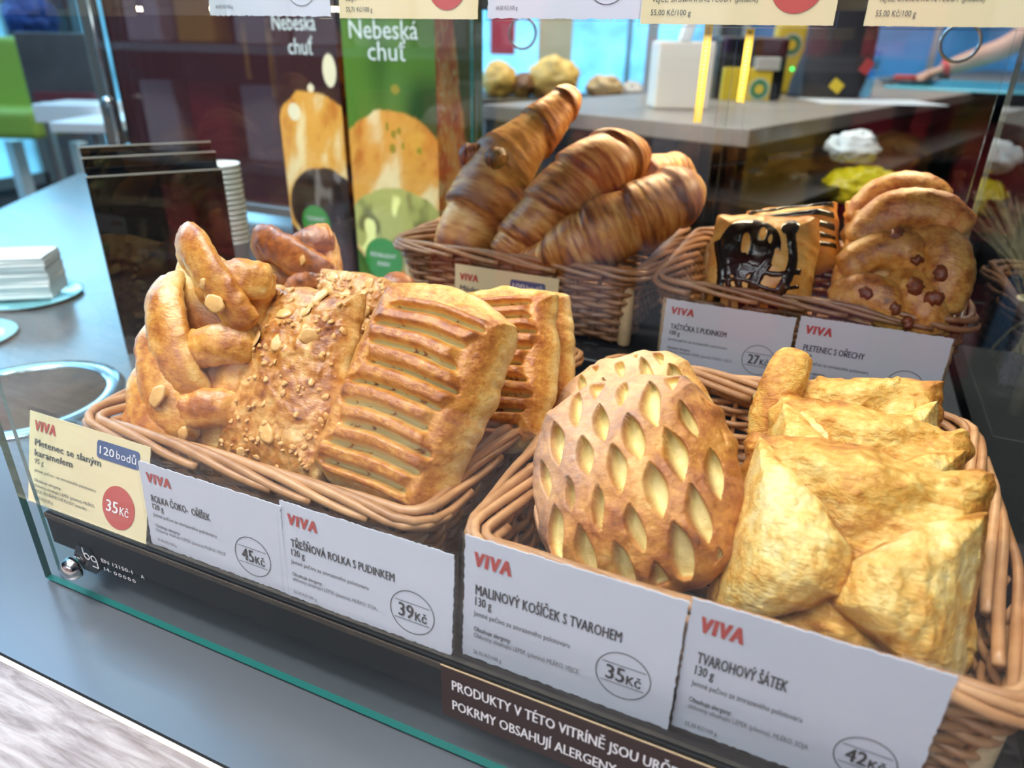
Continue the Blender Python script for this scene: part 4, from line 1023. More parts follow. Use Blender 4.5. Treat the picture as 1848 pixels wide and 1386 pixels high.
V, F = lathe_geo([(0.0001, 0.001), (0.052, 0.001), (0.060, 0.004), (0.062, 0.004), (0.055, 0.0), (0.0001, 0.0)], 48)
o = mesh_obj('glass_dish', V, F, bpy.data.materials['aqua_dish']); dl = (-0.9232, 0.4535, -0.0520); o.location = (dl[0], dl[1], ZC); tag(o, 'second aqua dish cut off by the left picture edge', 'dish')

# ---- printed poster columns
M_print = print_mat('poster_print', 0.32, 0.3)
def paint_face(nx, ny, fn):
    a, b = np.meshgrid(np.linspace(0, 1, nx), np.linspace(0, 1, ny), indexing='ij'); a = a.ravel(); b = b.ravel()
    return a, b, fn(a, b)
def mixc(c, d, m): return c * (1 - m[:, None]) + np.atleast_2d(np.asarray(d)) * m[:, None]
def pastry_paint(c, a, b, cx, cy, rx, ry, filling, seed, fx=0.0, fy=-.5):
    q = np.stack([a, b * 2, 0 * a + seed], 1); n = fbm(q, 9, 4, seed); n2 = fbm(np.stack([a + .2 * b, b * 2.6 - a * .6, 0 * a], 1), 5, 4, seed + 3)
    d = ((a - cx) / rx) ** 2 + ((b - cy) / ry) ** 2 + .12 * n
    m = sstep(1.0, .93, d)
    body = mixc(np.tile(np.array(S('#e2a148')), (len(a), 1)), S('#f8e7b8'), sstep(.0, .6, n2) * .8); body = mixc(body, S('#c06a26'), sstep(.1, .6, -n2 + .35 * n) * .8); c = mixc(c, body, m)
    e = ((a - cx - fx) / (rx * .80)) ** 2 + ((b - cy - fy * ry) / (ry * .52)) ** 2 + .10 * n
    fm = sstep(1.0, .92, e); fc = mixc(np.tile(np.array(filling), (len(a), 1)), np.array(filling) * .35, sstep(.0, .5, fbm(q, 5, 3, seed + 8)))
    fc = mixc(fc, np.clip(np.array(filling) * 1.8 + .12, 0, 1), sstep(.25, .5, fbm(q, 6, 2, seed + 14)))
    return mixc(c, fc, fm)
def spots(c, a, b, L, col):
    for (x, y, rx, ry) in L: c = mixc(c, col, sstep(1.1, .9, ((a - x) / rx) ** 2 + ((b - y) / ry) ** 2))
    return c
def poster_column(x0, x1, y0, depth, ztop, label, front, side, textcol, words, badge):
    root = empty('poster_column', ((x0 + x1) / 2, y0 + depth / 2, ZC)); tag(root, label, 'advertising column')
    part(box('core', ((x0 + x1) / 2, y0 + depth / 2, (ZC + ztop) / 2), (x1 - x0 - .002, depth - .002, ztop - ZC), M_black, bev=.0), root)
    w = x1 - x0; h = ztop - ZC
    for nm, fn, org, ux in (('front_print', front, (x0, y0, ZC), (1, 0, 0)), ('side_print', side, (x1, y0, ZC), (0, 1, 0))):
        n1, n2 = 90, 240; a, b, c = paint_face(n1, n2, fn); ww = w if nm[0] == 'f' else depth
        P = np.array(org)[None] + a[:, None] * ww * np.array(ux)[None] + b[:, None] * h * np.array((0, 0, 1))[None]
        ix = np.arange(n1 * n2).reshape(n1, n2); F = np.stack([ix[:-1, :-1], ix[1:, :-1], ix[1:, 1:], ix[:-1, 1:]], -1).reshape(-1, 4)
        part(mesh_obj(nm, P, F, M_print, None, False, cols=c), root)
    mb = MB()
    for s, x, z, cap, wd in words: put(mb, s, x, z, cap, 0, bold=.012, width=wd)
    V = np.vstack(mb.V); o = mesh_obj('headline', np.stack([V[:, 0] + x0, y0 - .0006 - V[:, 2], V[:, 1]], 1), mb.F, textcol, None, False); part(o, root)
    bx, bz, br, l1, l2 = badge; n = 40
    o = mesh_obj('green_badge', [(x0 + bx + br * math.cos(2 * math.pi * k / n), y0 - .0006, bz + br * math.sin(2 * math.pi * k / n)) for k in range(n)], [tuple(range(n))], simple('badge_green', (0.035, 0.26, 0.05), 0.4), None, False); part(o, root)
    mb = MB(); put(mb, l1, 0, .003, .006, 0, bold=.02, align='c', width=br * 1.35); put(mb, l2, 0, -.010, .006, 0, bold=.02, align='c')
    V = np.vstack(mb.V); part(mesh_obj('badge_print', np.stack([V[:, 0] + x0 + bx, y0 - .0010 - V[:, 2], V[:, 1] + bz], 1), mb.F, M_inkwhite, None, False), root)
    return root
def green_front(a, b):
    q = np.stack([a, b * 2, 0 * a], 1); g = sstep(-.3, .5, fbm(q, 2.2, 2, 5))
    c = mixc(np.tile(np.array(S('#26481a')), (len(a), 1)), S('#557d2c'), g)
    c = pastry_paint(c, a, b, .5, .285, .74, .245, S('#b7b56a'), 4, .02, -.42)
    return spots(c, a, b, [(.45, .48, .02, .012), (.52, .46, .03, .012), (.58, .47, .025, .01), (.50, .42, .035, .014), (.62, .43, .02, .01), (.80, .42, .03, .01), (.56, .58, .05, .012)], S('#9a8a2c'))
def green_side(a, b):
    c = np.tile(np.array(S('#41691f')), (len(a), 1)); q = np.stack([a, b * 2, 0 * a + 3], 1); n = fbm(q, 8, 4, 9)
    edge = .22 + .62 * np.clip((.95 - b) / .9, 0, 1) + .05 * n
    m = sstep(.02, -.02, a - edge) * sstep(.02, .06, b); body = mixc(np.tile(np.array(S('#d4702a')), (len(a), 1)), S('#f0b060'), sstep(-.1, .4, n)); body = mixc(body, S('#a54a18'), sstep(.15, .5, -n))
    c = mixc(c, body, m); q2 = np.stack([a * 2, b * 4, 0 * a], 1)
    return mixc(c, S('#e8c98a'), m * sstep(.30, .42, fbm(q2, 14, 2, 2)))
def brown_front(a, b):
    c = np.tile(np.array(S('#3b2022')), (len(a), 1)); c = pastry_paint(c, a, b, .55, .325, .78, .245, S('#33211c'), 12, .08, -.45)
    return spots(c, a, b, [(.25, .50, .10, .025), (.86, .62, .10, .045), (.55, .57, .05, .012)], S('#efe3c4'))
def brown_side(a, b):
    c = np.tile(np.array(S('#2a1b1c')), (len(a), 1)); q = np.stack([a, b * 3, 0 * a + 8], 1); n = fbm(q, 7, 4, 19)
    m = sstep(.75, .68, b) * sstep(.20, .26, b); return mixc(c, mixc(np.tile(np.array(S('#c4671f')), (len(a), 1)), S('#5a2412'), sstep(0, .4, n)), m)
M_head = simple('headline_white', (0.70, 0.76, 0.78), 0.4)
gx0 = -0.632; gx1 = -0.491
poster_column(gx0, gx1, 0.862, 0.135, 0.42, 'green poster column with a pistachio pastry picture, beside the rear of the case', green_front, green_side, M_head,
              [('Nebeská', .013, 0.2815, .0240, .104), ('chuť', .040, 0.256, .0240, .058)], (.045, -.012, .032, 'PISTÁCIOVÝ', 'KRÉM'))
poster_column(-0.762, -0.650, 0.874, 0.105, 0.42, 'brown poster column with a chocolate-filled pastry picture, left of the green one', brown_front, brown_side, M_head,
              [('Nebeská', .006, 0.290, .0215, .074), ('chuť', .030, 0.260, .0215, .042)], (.048, .026, .026, 'ČOKOLÁDOVÝ', 'KRÉM'))

# ---- brown lightbox board with a steel post, behind the stand
lb = empty('menu_board', (-1.05, 1.12, ZC)); tag(lb, 'large dark brown board with a steel post and bottom rail behind the stand', 'board')
part(box('board', (-1.00, 1.125, 0.26), (0.78, 0.012, 0.58), simple('maroon_board', (0.045, 0.016, 0.020), 0.18, coat=0.4)), lb)
part(box('bottom_rail', (-0.98, 1.112, -0.030), (0.80, 0.022, 0.018), M_brush, bev=.002), lb)
part(box('steel_post', (-1.410, 1.105, 0.26), (0.030, 0.022, 0.62), M_brush, bev=.002), lb)
V, F = tube_geo([(-1.386, 1.09, -0.05), (-1.386, 1.09, 0.57)], 0.005, 12); part(mesh_obj('rod', V, F, M_steel), lb)
V, F = lathe_geo([(0.0001, -.012), (.009, -.009), (.012, 0), (.009, .009), (.0001, .012)], 20, (-1.384, 1.086, 0.155)); part(mesh_obj('knob', V, F, M_steel), lb)
for xx in (-1.36, -0.62): part(box('foot', (xx, 1.115, -0.0455), (0.03, 0.03, 0.013), M_black), lb)

# ---- straw sheaf beyond the right pane
r_ = random.Random(5); mb = MB()
top, waist, low = (0.2700, 1.3029, 0.0658), (0.2600, 1.0797, -0.0078), (0.2500, 0.8635, -0.1122)
for k in range(130):
    j = lambda s: np.array([r_.gauss(0, s), r_.gauss(0, s), r_.gauss(0, s * .6)])
    P = spline([np.array(top) + j(.030), np.array(waist) + j(.006) + (.01, 0, .0), (np.array(waist) + np.array(low)) / 2 + j(.014) + (.015, 0, 0), np.array(low) + j(.030)], 10)
    P[:, 0] = np.maximum(P[:, 0], XR + .012); P[:, 2] = np.maximum(P[:, 2], ZC + .002)
    V, F = tube_geo(P, 0.0006, 4); mb.add(V, F, r_.random())
o = mb.build('straw_sheaf', wicker_mat('straw', S('#3f3218'), S('#8d7846'))); tag(o, 'tied sheaf of thin straw standing right of the case', 'straw sheaf')
V, F = tube_geo(spline([np.array(waist) + np.array((.012 * math.cos(t), .012 * math.sin(t), 0)) for t in np.linspace(0, 6.0, 9)], 30), .0022, 8); mesh_obj('twine', V, F, M_peg, o)

nb_ = box('backing_board', (0.385, 0.5315, -0.026), (0.48, 0.612, 0.050), M_board); tag(nb_, 'added black board right of the side glass, darkening the view through it', 'board')  # added dark backing, lets the side glass reflection stand out
nbx = box('backing_cabinet', (0.80, 0.60, .20), (.30, 0.60, .50), simple('backing_cabinet_dark', (0.02, 0.018, 0.017), .35), bev=.004); tag(nbx, 'added dark cabinet right of the case, darkening the view behind the straw', 'cabinet')  # invented block that only darkens what lies beyond the side glass
# ---------------------------------------------------------------- the shop behind
M_back = simple('back_counter_top', (0.30, 0.25, 0.21), 0.35, noise=0.25, nscale=20)
M_dark = simple('dark_cabinet', (0.018, 0.015, 0.014), 0.4, noise=0.4, nscale=6)
ZB = 0.160
A, B = np.array((-0.2308, 0.9868, 0.1600)), np.array((1.0877, 5.2472, 0.1600))
d = (B - A) / np.linalg.norm(B - A); A = A + d * .30; nrm = np.array((-d[1], d[0], 0)); ang = math.atan2(d[1], d[0]); Lc = np.linalg.norm(B - A) + .9
bc = empty('back_counter', tuple(A)); tag(bc, 'brown topped back counter with a dark open front, behind the case at the right', 'counter')
mid = A + d * Lc / 2
part(box('worktop', tuple(mid + nrm * .30 + np.array((0, 0, -.015))), (Lc, .60, .030), M_back, bev=.003, rz=ang), bc)
part(box('cabinet', tuple(mid + nrm * .36 + np.array((0, 0, -.595))), (Lc, .46, 1.13), M_dark, rz=ang), bc)
# glass door cabinet below the worktop: things seen on its shelf stand on a ledge in front
part(box('lower_shelf', tuple(mid + nrm * .01 + np.array((0, 0, -.300))), (Lc, .24, .016), M_dark, rz=ang), bc)
def facing(name, b, depth, mat, bev=0.0, yaw=YAW, root=None, lift=0.0):
    """upright box whose front face is centred at b = (x, y, z, width, height)"""
    c = (b[0] - math.sin(yaw) * depth / 2, b[1] + math.cos(yaw) * depth / 2, b[2] + lift)
    o = box(name, c, (b[3], depth, b[4]), mat, bev=bev, rz=yaw)
    if root is not None: part(o, root)
    return o
def at(b, dx=0.0, dy=0.0, dz=0.0, yaw=YAW):
    return (b[0] + dx * math.cos(yaw) - dy * math.sin(yaw), b[1] + dx * math.sin(yaw) + dy * math.cos(yaw), b[2] + dz)
b = (-0.3202, 1.5785, 0.2090, 0.1153, 0.1583)
nd = empty('napkin_dispenser', (b[0], b[1], ZB)); tag(nd, 'white napkin dispenser with a paper tuft on the back counter', 'napkin dispenser')
b2 = (b[0], b[1], (ZB + b[2] + b[4] / 2) / 2, b[3], b[2] + b[4] / 2 - ZB)
facing('body', b2, .09, simple('warm_white', (0.78, 0.72, 0.64), 0.45), .006, root=nd)
o = facing('paper_tuft', (b[0], b[1], b[2] + b[4] / 2 + .025, .022, .055), .03, M_white, .004, root=nd); o.rotation_euler = (0, .25, YAW)
b = (-0.2326, 1.9693, 0.1884, 0.1201, 0.1392)
k1 = empty('card_machine', (b[0], b[1], ZB)); tag(k1, 'black payment kiosk with a yellow panel and green round emblem on the back counter', 'machine')
zt = b[2] + b[4] / 2 + .045
facing('body', at(b, 0, .02) [:2] + ((ZB + zt) / 2, .17, zt - ZB), .12, M_black, .010, root=k1)
M_yel = simple('yellow_panel', (0.72, 0.50, 0.035), 0.4); M_emg = simple('emblem_green', (0.02, 0.20, 0.10), 0.4)
facing('yellow_panel', (at(b, -.012, .0)[0], at(b, -.012, 0)[1], b[2] - .01, b[3], b[4] * .80), .022, M_yel, .003, root=k1)
def emblem(b, dx, dz, r, root, dy=-.003):
    for nm, rr, mt, o2 in (('emblem_ring', r, simple('pale_ring', (0.55, 0.55, 0.35), .4), 0), ('emblem', r * .82, M_emg, .001), ('emblem_sun', r * .42, M_yel, .002)):
        c = at(b, dx, dy - o2, dz); n = 32
        V = [(c[0] + rr * math.cos(2 * math.pi * k / n) * math.cos(YAW), c[1] + rr * math.cos(2 * math.pi * k / n) * math.sin(YAW), c[2] + rr * math.sin(2 * math.pi * k / n)) for k in range(n)]
        part(mesh_obj(nm, V, [tuple(range(n))], mt, None, False), root)
emblem(b, .018, -.002, .026, k1)
facing('slanted_screen', at(b, .03, -.01, .055) + (.06, .03), .05, simple('pale_screen', (0.45, 0.42, 0.38), .3), .004, root=k1)
V, F = lathe_geo([(0.0001, -.006), (.006, 0), (.0001, .006)], 16, at(b, .085, -.02, .045)); part(mesh_obj('green_light', V, F, simple('green_led', (0.02, 0.9, 0.15), .4, emit=2.0)), k1)
b = (-0.1825, 2.2877, 0.2913, 0.0715, 0.0988)
k2 = empty('yellow_packet', (b[0], b[1], ZB)); tag(k2, 'yellow packet with a green emblem standing behind the payment kiosk', 'packet')
o = facing('packet_body', (b[0], b[1], (ZB + b[2] + b[4] / 2) / 2, .085, b[2] + b[4] / 2 - ZB), .04, M_yel, .012, root=k2); emblem(b, .0, -.005, .030, k2)
b = (-0.0581, 2.2029, 0.2572, 0.1789, 0.2452)
bg = empty('black_backpack', (b[0], b[1], ZB)); tag(bg, 'slumped black bag with a yellow tag on the back counter', 'bag')
nu, nv = 40, 28; V = []
for i in range(nu):
    u = i / (nu - 1)
    for j in range(nv):
        t = 2 * math.pi * j / nv; w = .088 * (1 - .22 * u ** 2) * (1 if u < .97 else .5) + .012 * math.sin(5 * t + 6 * u); dd = .055 * (1 - .3 * u)
        c, s = math.cos(t), math.sin(t); c = math.copysign(abs(c) ** .7, c); s = math.copysign(abs(s) ** .7, s)
        V.append((w * c + .020 * u, dd * s, u * .235))
F = [(i * nv + j, i * nv + (j + 1) % nv, (i + 1) * nv + (j + 1) % nv, (i + 1) * nv + j) for i in range(nu - 1) for j in range(nv)] + [tuple(range(nv - 1, -1, -1)), tuple((nu - 1) * nv + j for j in range(nv))]
o = mesh_obj('bag_body', V, F, simple('black_cloth', (0.022, 0.020, 0.026), .7, bump=.5, nscale=40)); o.location = at(b, 0, .03)[:2] + (ZB + .001,); o.rotation_euler = (0, 0, YAW); part(o, bg)
o = facing('yellow_tag', at(b, .0, -.036, -.065) + (.032, .026), .004, M_yel, .001, root=bg); o.rotation_euler = (0, .6, YAW)
o = facing('red_tab', at(b, .070, -.030, -.018) + (.026, .034), .004, simple('red_tab', (0.42, 0.03, 0.03), .5), .001, root=bg); o.rotation_euler = (0, .5, YAW)
b = (0.0172, 2.3346, 0.2149, 0.0669, 0.1095); g_ = at(b)
V, F = lathe_geo([(0.0001, 0.002), (.024, .002), (.031, .115), (.033, .115), (.027, 0.0), (.0001, 0.0)], 28); o = mesh_obj('glass_tumbler', V, F, glass_mat('tumbler_glass', (.7, .9, 1.0), 1.6)); o.location = (g_[0], g_[1], ZB + .001); tag(o, 'clear tumbler with a blue band beside the black bag', 'tumbler')
V, F = lathe_geo([(.0298, .070), (.0318, .070), (.0328, .100), (.0308, .100)], 28); mesh_obj('blue_band', V, F, simple('blue_band', (0.03, 0.30, 0.62), .3), o)
o = facing('paper_sheet', (0.0769, 2.0362, 0.1620) + (.30, .0016), .18, M_white); tag(o, 'white paper lying at the edge of the back counter', 'paper'); o.location.z = ZB + .001
# tray and plate
M_cyan = simple('cyan_tray', (0.12, 0.55, 0.66), .2, coat=.5)
tc_ = (0.4163, 3.1733, 0.1640); tr = box('tray', (tc_[0], tc_[1] + .1, ZB + .004), (.85, .42, .007), M_cyan, bev=.002, rz=ang); tag(tr, 'flat turquoise tray at the far right of the back counter', 'tray')
pl = (0.1699, 3.1712, 0.1356); V, F = lathe_geo([(0.0001, .003), (.075, .003), (.105, .014), (.108, .014), (.080, 0.0), (.0001, 0.0)], 40); o = mesh_obj('plate', V, F, simple('grey_plate', (0.10, 0.10, 0.11), .12, coat=.6)); o.location = (pl[0], pl[1], ZB + .0085); tag(o, 'dark plate under the reaching hand', 'plate')
V, F = box_geo((0, 0, 0), (.075, .05, .024), .008); o = mesh_obj('red_snack', V, F, simple('red_food', (0.40, 0.03, 0.02), .35)); o.location = (pl[0] - .01, pl[1], ZB + .025); tag(o, 'small red snack on the dark plate', 'food')
# jars and glasses behind
for k, (px, py, dd, rr, hh) in enumerate(((1600, 118, 3.1, .05, .10), (1640, 122, 3.1, .045, .08), (1680, 112, 3.2, .05, .11), (1560, 118, 3.0, .03, .08), (1800, 140, 3.0, .05, .06))):
    pass
# under the counter: bags and cutlery on the lower shelf
def shelf_pt(px, py, off):
    pass
b = (0.0221, 1.6332, 0.0981, 0.0908, 0.0465); V = []; nu, nv = 26, 26
def blob(name, b, sx, sy, sz, mat, label, cat, seed, amp=.34):
    th = np.linspace(0.02, np.pi - .02, 26); ph = np.linspace(0, 2 * np.pi, 34, endpoint=False); T, Pp = np.meshgrid(th, ph, indexing='ij'); T = T.ravel(); Pp = Pp.ravel()
    V = np.stack([np.sin(T) * np.cos(Pp), np.sin(T) * np.sin(Pp), np.cos(T)], 1); V = V * (1 + amp * fbm(V, 2.2, 4, seed) + amp * .5 * (1 - np.abs(fbm(V, 3.5, 2, seed + 1)) * 3))[:, None] * np.array((sx, sy, sz)); V[:, 2] = np.maximum(V[:, 2], -sz * .8)
    F = [(i * 34 + j, (i + 1) * 34 + j, (i + 1) * 34 + (j + 1) % 34, i * 34 + (j + 1) % 34) for i in range(25) for j in range(34)] + [tuple(range(34)), tuple(25 * 34 + j for j in range(33, -1, -1))]
    o = mesh_obj(name, V, F, mat); o.location = b[:3]; o.rotation_euler = (0, 0, YAW); tag(o, label, cat); return o
up = part(box('upper_ledge', tuple(mid + nrm * .02 + np.array((0, 0, -.118))), (Lc, .20, .010), M_dark, rz=ang), bc)
blob('plastic_bag', (0.0193, 1.5643, 0.1078, 0.0901, 0.0551), .046, .035, .028, simple('white_plastic_bag', (0.72, 0.76, 0.74), .35), 'crumpled white plastic bag on the dark shelf below the back counter', 'bag', 3)
blob('yellow_bag', (0.0470, 1.5416, 0.0417, 0.1241, 0.0711), .068, .04, .034, simple('yellow_wrap', (0.62, 0.52, 0.01), .35), 'bright yellow wrapped packet below the white plastic bag', 'packet', 5)
for k, (x0, y0, x1, y1, lab) in enumerate(((1285, 296, 1345, 300, 'lower pale knife glinting in the dark under-counter space'), (1390, 282, 1445, 286, 'upper pale knife glinting in the dark under-counter space'))):
    pass
b = (-0.1838, 1.3914, 0.0857, 0.0608, 0.0101); o = facing('knife', b[:4] + (.006,), .014, M_steel, .002); o.rotation_euler = (0, -.12, YAW); tag(o, 'lower of the two pale knives below the back counter', 'knife', 'knives on the under-counter shelf')
b = (-0.0922, 1.4391, 0.1004, 0.0588, 0.0101); o = facing('knife', b[:4] + (.006,), .014, M_steel, .002); o.rotation_euler = (0, -.12, YAW); tag(o, 'upper of the two pale knives below the back counter', 'knife', 'knives on the under-counter shelf')
blob('brown_sack', (-0.0783, 1.5270, 0.0256, 0.0983, 0.0764), .05, .04, .032, simple('brown_sack', (0.05, 0.04, 0.02), .5), 'dull brown sack low below the back counter', 'sack', 9)

# far pastry display at the left end of the back counter
fd = empty('far_display', (-0.8477, 2.2853, 0.0329)); tag(fd, 'far glass pastry display with a dark shelf, behind the croissants', 'display case')
b = (-0.8652, 2.3642, 0.0822, 0.6139, 0.0550); zslab = b[2] + .025; facing('shelf_slab', b[:4] + (.05,), .45, M_dark, .004, root=fd)
b = (-0.8653, 2.3880, 0.0123, 0.6363, 0.0823); facing('pale_drawer', b[:4] + (.07,), .40, simple('blue_grey_front', (0.22, 0.30, 0.36), .3), .004, root=fd)
b = (-0.8273, 2.3672, -0.1735, 0.6878, 0.3019); facing('base', b, .40, M_dark, root=fd)
b = (-0.6089, 2.4468, 0.1877, 0.0320, 0.3485); facing('corner_post', b, .02, simple('pale_post', (0.45, 0.52, 0.58), .3), root=fd)
for k, (x0, y0, x1, y1, col, lab) in enumerate(((872, 130, 930, 190, '#e9b95e', 'golden bun at the left of the far display'), (925, 148, 965, 190, '#7b4f2d', 'dark roll second from left in the far display'), (955, 118, 1040, 188, '#f0c46a', 'large golden loaf in the middle of the far display'), (1062, 150, 1122, 186, '#c9a774', 'pale bun in the right half of the far display'), (1118, 160, 1160, 186, '#b9b0a4', 'greyish roll at the right end of the far display'))):
    pass
b = (-1.1412, 2.4498, 0.1285, 0.1131, 0.1209); blob('display_bun', b, b[3] / 2, .06, b[4] / 2, simple('bun_0', S('#e9b95e'), .4, noise=.3, nscale=20), 'golden bun at the left of the far display', 'bun', 20, .22)['group'] = 'buns in the far display'
b = (-1.0618, 2.4760, 0.1125, 0.0721, 0.0819); blob('display_bun', b, b[3] / 2, .06, b[4] / 2, simple('bun_1', S('#7b4f2d'), .4, noise=.3, nscale=20), 'dark roll second from the left in the far display', 'bun', 21, .22)['group'] = 'buns in the far display'
b = (-0.9696, 2.5312, 0.1408, 0.1696, 0.1404); blob('display_bun', b, b[3] / 2, .06, b[4] / 2, simple('bun_2', S('#f0c46a'), .4, noise=.3, nscale=20), 'large golden loaf in the middle of the far display', 'bun', 22, .22)['group'] = 'buns in the far display'
b = (-0.7990, 2.5926, 0.1160, 0.1209, 0.0780); blob('display_bun', b, b[3] / 2, .06, b[4] / 2, simple('bun_3', S('#c9a774'), .4, noise=.3, nscale=20), 'pale bun in the right half of the far display', 'bun', 23, .22)['group'] = 'buns in the far display'
b = (-0.7117, 2.6270, 0.1089, 0.0819, 0.0585); blob('display_bun', b, b[3] / 2, .06, b[4] / 2, simple('bun_4', S('#b9b0a4'), .4, noise=.3, nscale=20), 'greyish roll at the right end of the far display', 'bun', 24, .22)['group'] = 'buns in the far display'

for o in list(COL.objects):
    if o.name.startswith('display_bun'): o.location.z = zslab + .001 - min(v.co.z for v in o.data.vertices)
# ---- person reaching over the back counter
def skin_body(name, joints, edges, radii, mat, sub=2):
    me = bpy.data.meshes.new(name); me.from_pydata([tuple(j) for j in joints], edges, [])
    o = bpy.data.objects.new(name, me); COL.objects.link(o)
    sk = o.modifiers.new('skin', 'SKIN'); 
    for i, r in enumerate(radii): me.skin_vertices[0].data[i].radius = (r, r * .92)
    me.skin_vertices[0].data[0].use_root = True
    sb = o.modifiers.new('sub', 'SUBSURF'); sb.levels = sub; sb.render_levels = sub
    dg = bpy.context.evaluated_depsgraph_get(); m2 = bpy.data.meshes.new_from_object(o.evaluated_get(dg))
    bpy.data.objects.remove(o); m2.materials.clear(); m2.materials.append(mat)
    m2.polygons.foreach_set('use_smooth', np.ones(len(m2.polygons), bool)); m2.name = name
    o = bpy.data.objects.new(name, m2); COL.objects.link(o); return o
M_skin = simple('skin', (0.46, 0.25, 0.18), .5, noise=.12, nscale=30); M_shirt = simple('red_shirt', (0.36, 0.02, 0.04), .7, bump=.4, nscale=30)
wr, el, sh = Vector((0.2641, 3.2283, 0.2120)), Vector((0.4524, 3.2300, 0.2892)), Vector((0.6061, 3.2223, 0.4232))
hip = sh + Vector((.16, .22, -.50)); neck = sh + Vector((.16, .06, .05)); hd = neck + Vector((-.02, -.02, .20)); sh2 = sh + Vector((.34, .10, .01))
J = [hip, hip + Vector((0, 0, .22)), neck - Vector((0, 0, .10)), neck, hd - Vector((0, 0, .06)), hd + Vector((0, 0, .05)), hd + Vector((0, 0, .12)),
     sh, (sh + el) / 2, el, (el * 2 + wr) / 3, wr, sh2, sh2 + Vector((.06, .0, -.28)), sh2 + Vector((.02, -.06, -.50)),
     hip + Vector((-.09, 0, -.06)), hip + Vector((-.10, 0, -.42)), hip + Vector((-.10, .02, -.86)), hip + Vector((.09, 0, -.06)), hip + Vector((.10, 0, -.42)), hip + Vector((.10, .02, -.86))]
E_ = [(0, 1), (1, 2), (2, 3), (3, 4), (4, 5), (5, 6), (2, 7), (7, 8), (8, 9), (9, 10), (10, 11), (2, 12), (12, 13), (13, 14), (0, 15), (15, 16), (16, 17), (0, 18), (18, 19), (19, 20)]
R_ = [.14, .13, .13, .055, .075, .095, .06, .062, .050, .043, .042, .027, .062, .045, .032, .085, .062, .045, .085, .062, .045]
body = skin_body('person', J, E_, R_, M_skin); tag(body, 'person in a red short-sleeved shirt reaching an arm to the dark plate', 'person')
# hand: palm and five fingers hanging over the plate
fwd = (wr - el).normalized(); dn = Vector((0, 0, -1)); side = fwd.cross(dn).normalized()
def chain(P, R, mat, parent, nm):
    Q = spline([tuple(p) for p in P], 20); rr = np.interp(np.linspace(0, 1, 20), np.linspace(0, 1, len(R)), R); rr[-1] *= .55
    V, F = tube_geo(Q, rr, 14); o = mesh_obj(nm, V, F, mat); o.parent = parent; return o
palm_e = wr + fwd * .085 + dn * .018
V, F = tube_geo(spline([tuple(wr - fwd * .02), tuple(wr + fwd * .025 + dn * .003), tuple(wr + fwd * .06 + dn * .010), tuple(palm_e)], 20), np.interp(np.linspace(0, 1, 20), [0, .3, .7, 1], [.026, .034, .040, .032]), 20, flat=.5, up0=tuple(dn))
hand = mesh_obj('hand', V, F, M_skin); hand.parent = body
for k, (o_, ln) in enumerate(((-.030, .066), (-.010, .078), (.011, .072), (.030, .056))):
    b0 = palm_e + side * o_ - fwd * .012; chain([b0, b0 + fwd * ln * .42 + dn * .010, b0 + fwd * ln * .72 + dn * (.030), b0 + fwd * ln * .80 + dn * (.030 + ln * .35)], [.0095, .009, .0085, .0075], M_skin, body, 'finger')
b0 = wr + fwd * .03 + side * .034; chain([b0, b0 + fwd * .025 + side * .018 + dn * .012, b0 + fwd * .052 + side * .018 + dn * .030], [.012, .0105, .008], M_skin, body, 'thumb')
V, F = tube_geo([tuple(wr - fwd * .035), tuple(wr - fwd * .018)], .0315, 28); o = mesh_obj('wristband', V, F, simple('red_band', (0.55, 0.05, 0.05), .4)); o.parent = body
V, F = box_geo((0, 0, 0), (.036, .03, .014), .005); o = mesh_obj('watch', V, F, M_black); o.location = wr - fwd * .027 + dn * .030; o.parent = body
# shirt: a looser shell round torso and upper arm
Js = [J[0] + Vector((0, 0, -.04)), J[1], J[2], J[3] - Vector((0, 0, .03)), J[7], sh.lerp(el, .52), sh2, sh2.lerp(J[13], .6)]
shirt = skin_body('shirt', Js, [(0, 1), (1, 2), (2, 3), (2, 4), (4, 5), (2, 6), (6, 7)], [.165, .155, .155, .075, .082, .072, .082, .065], M_shirt); shirt.parent = body
hairm = simple('dark_hair', (0.02, 0.013, 0.01), .6)
hair = skin_body('hair', [hd + Vector((.03, .035, .0)), hd + Vector((.015, .02, .07)), hd + Vector((0, 0, .13))], [(0, 1), (1, 2)], [.085, .102, .07], hairm); hair.parent = body
for nm, off, r, mt in (('eye', (-.045, -.075, .0), .011, M_white), ('eye', (.02, -.088, .0), .011, M_white), ('nose', (-.018, -.100, -.028), .014, M_skin), ('ear', (-.09, .0, -.01), .018, M_skin), ('ear', (.075, -.01, -.01), .018, M_skin), ('mouth', (-.018, -.088, -.058), .016, M_red)):
    V, F = lathe_geo([(r * math.sin(t), -r * math.cos(t)) for t in np.linspace(.05, 3.09, 10)], 14)
    if nm == 'mouth': V[:, 2] *= .35
    o = mesh_obj(nm, V, F, mt); o.location = hd + Vector(off) + Vector((0, 0, .03)); o.parent = body
trs = skin_body('trousers', [J[0] + Vector((0, 0, .02)), J[15], J[16], J[17], J[18], J[19], J[20]], [(0, 1), (1, 2), (2, 3), (0, 4), (4, 5), (5, 6)], [.15, .11, .085, .065, .11, .085, .065], simple('dark_trousers', (0.02, 0.02, 0.03), .7)); trs.parent = body

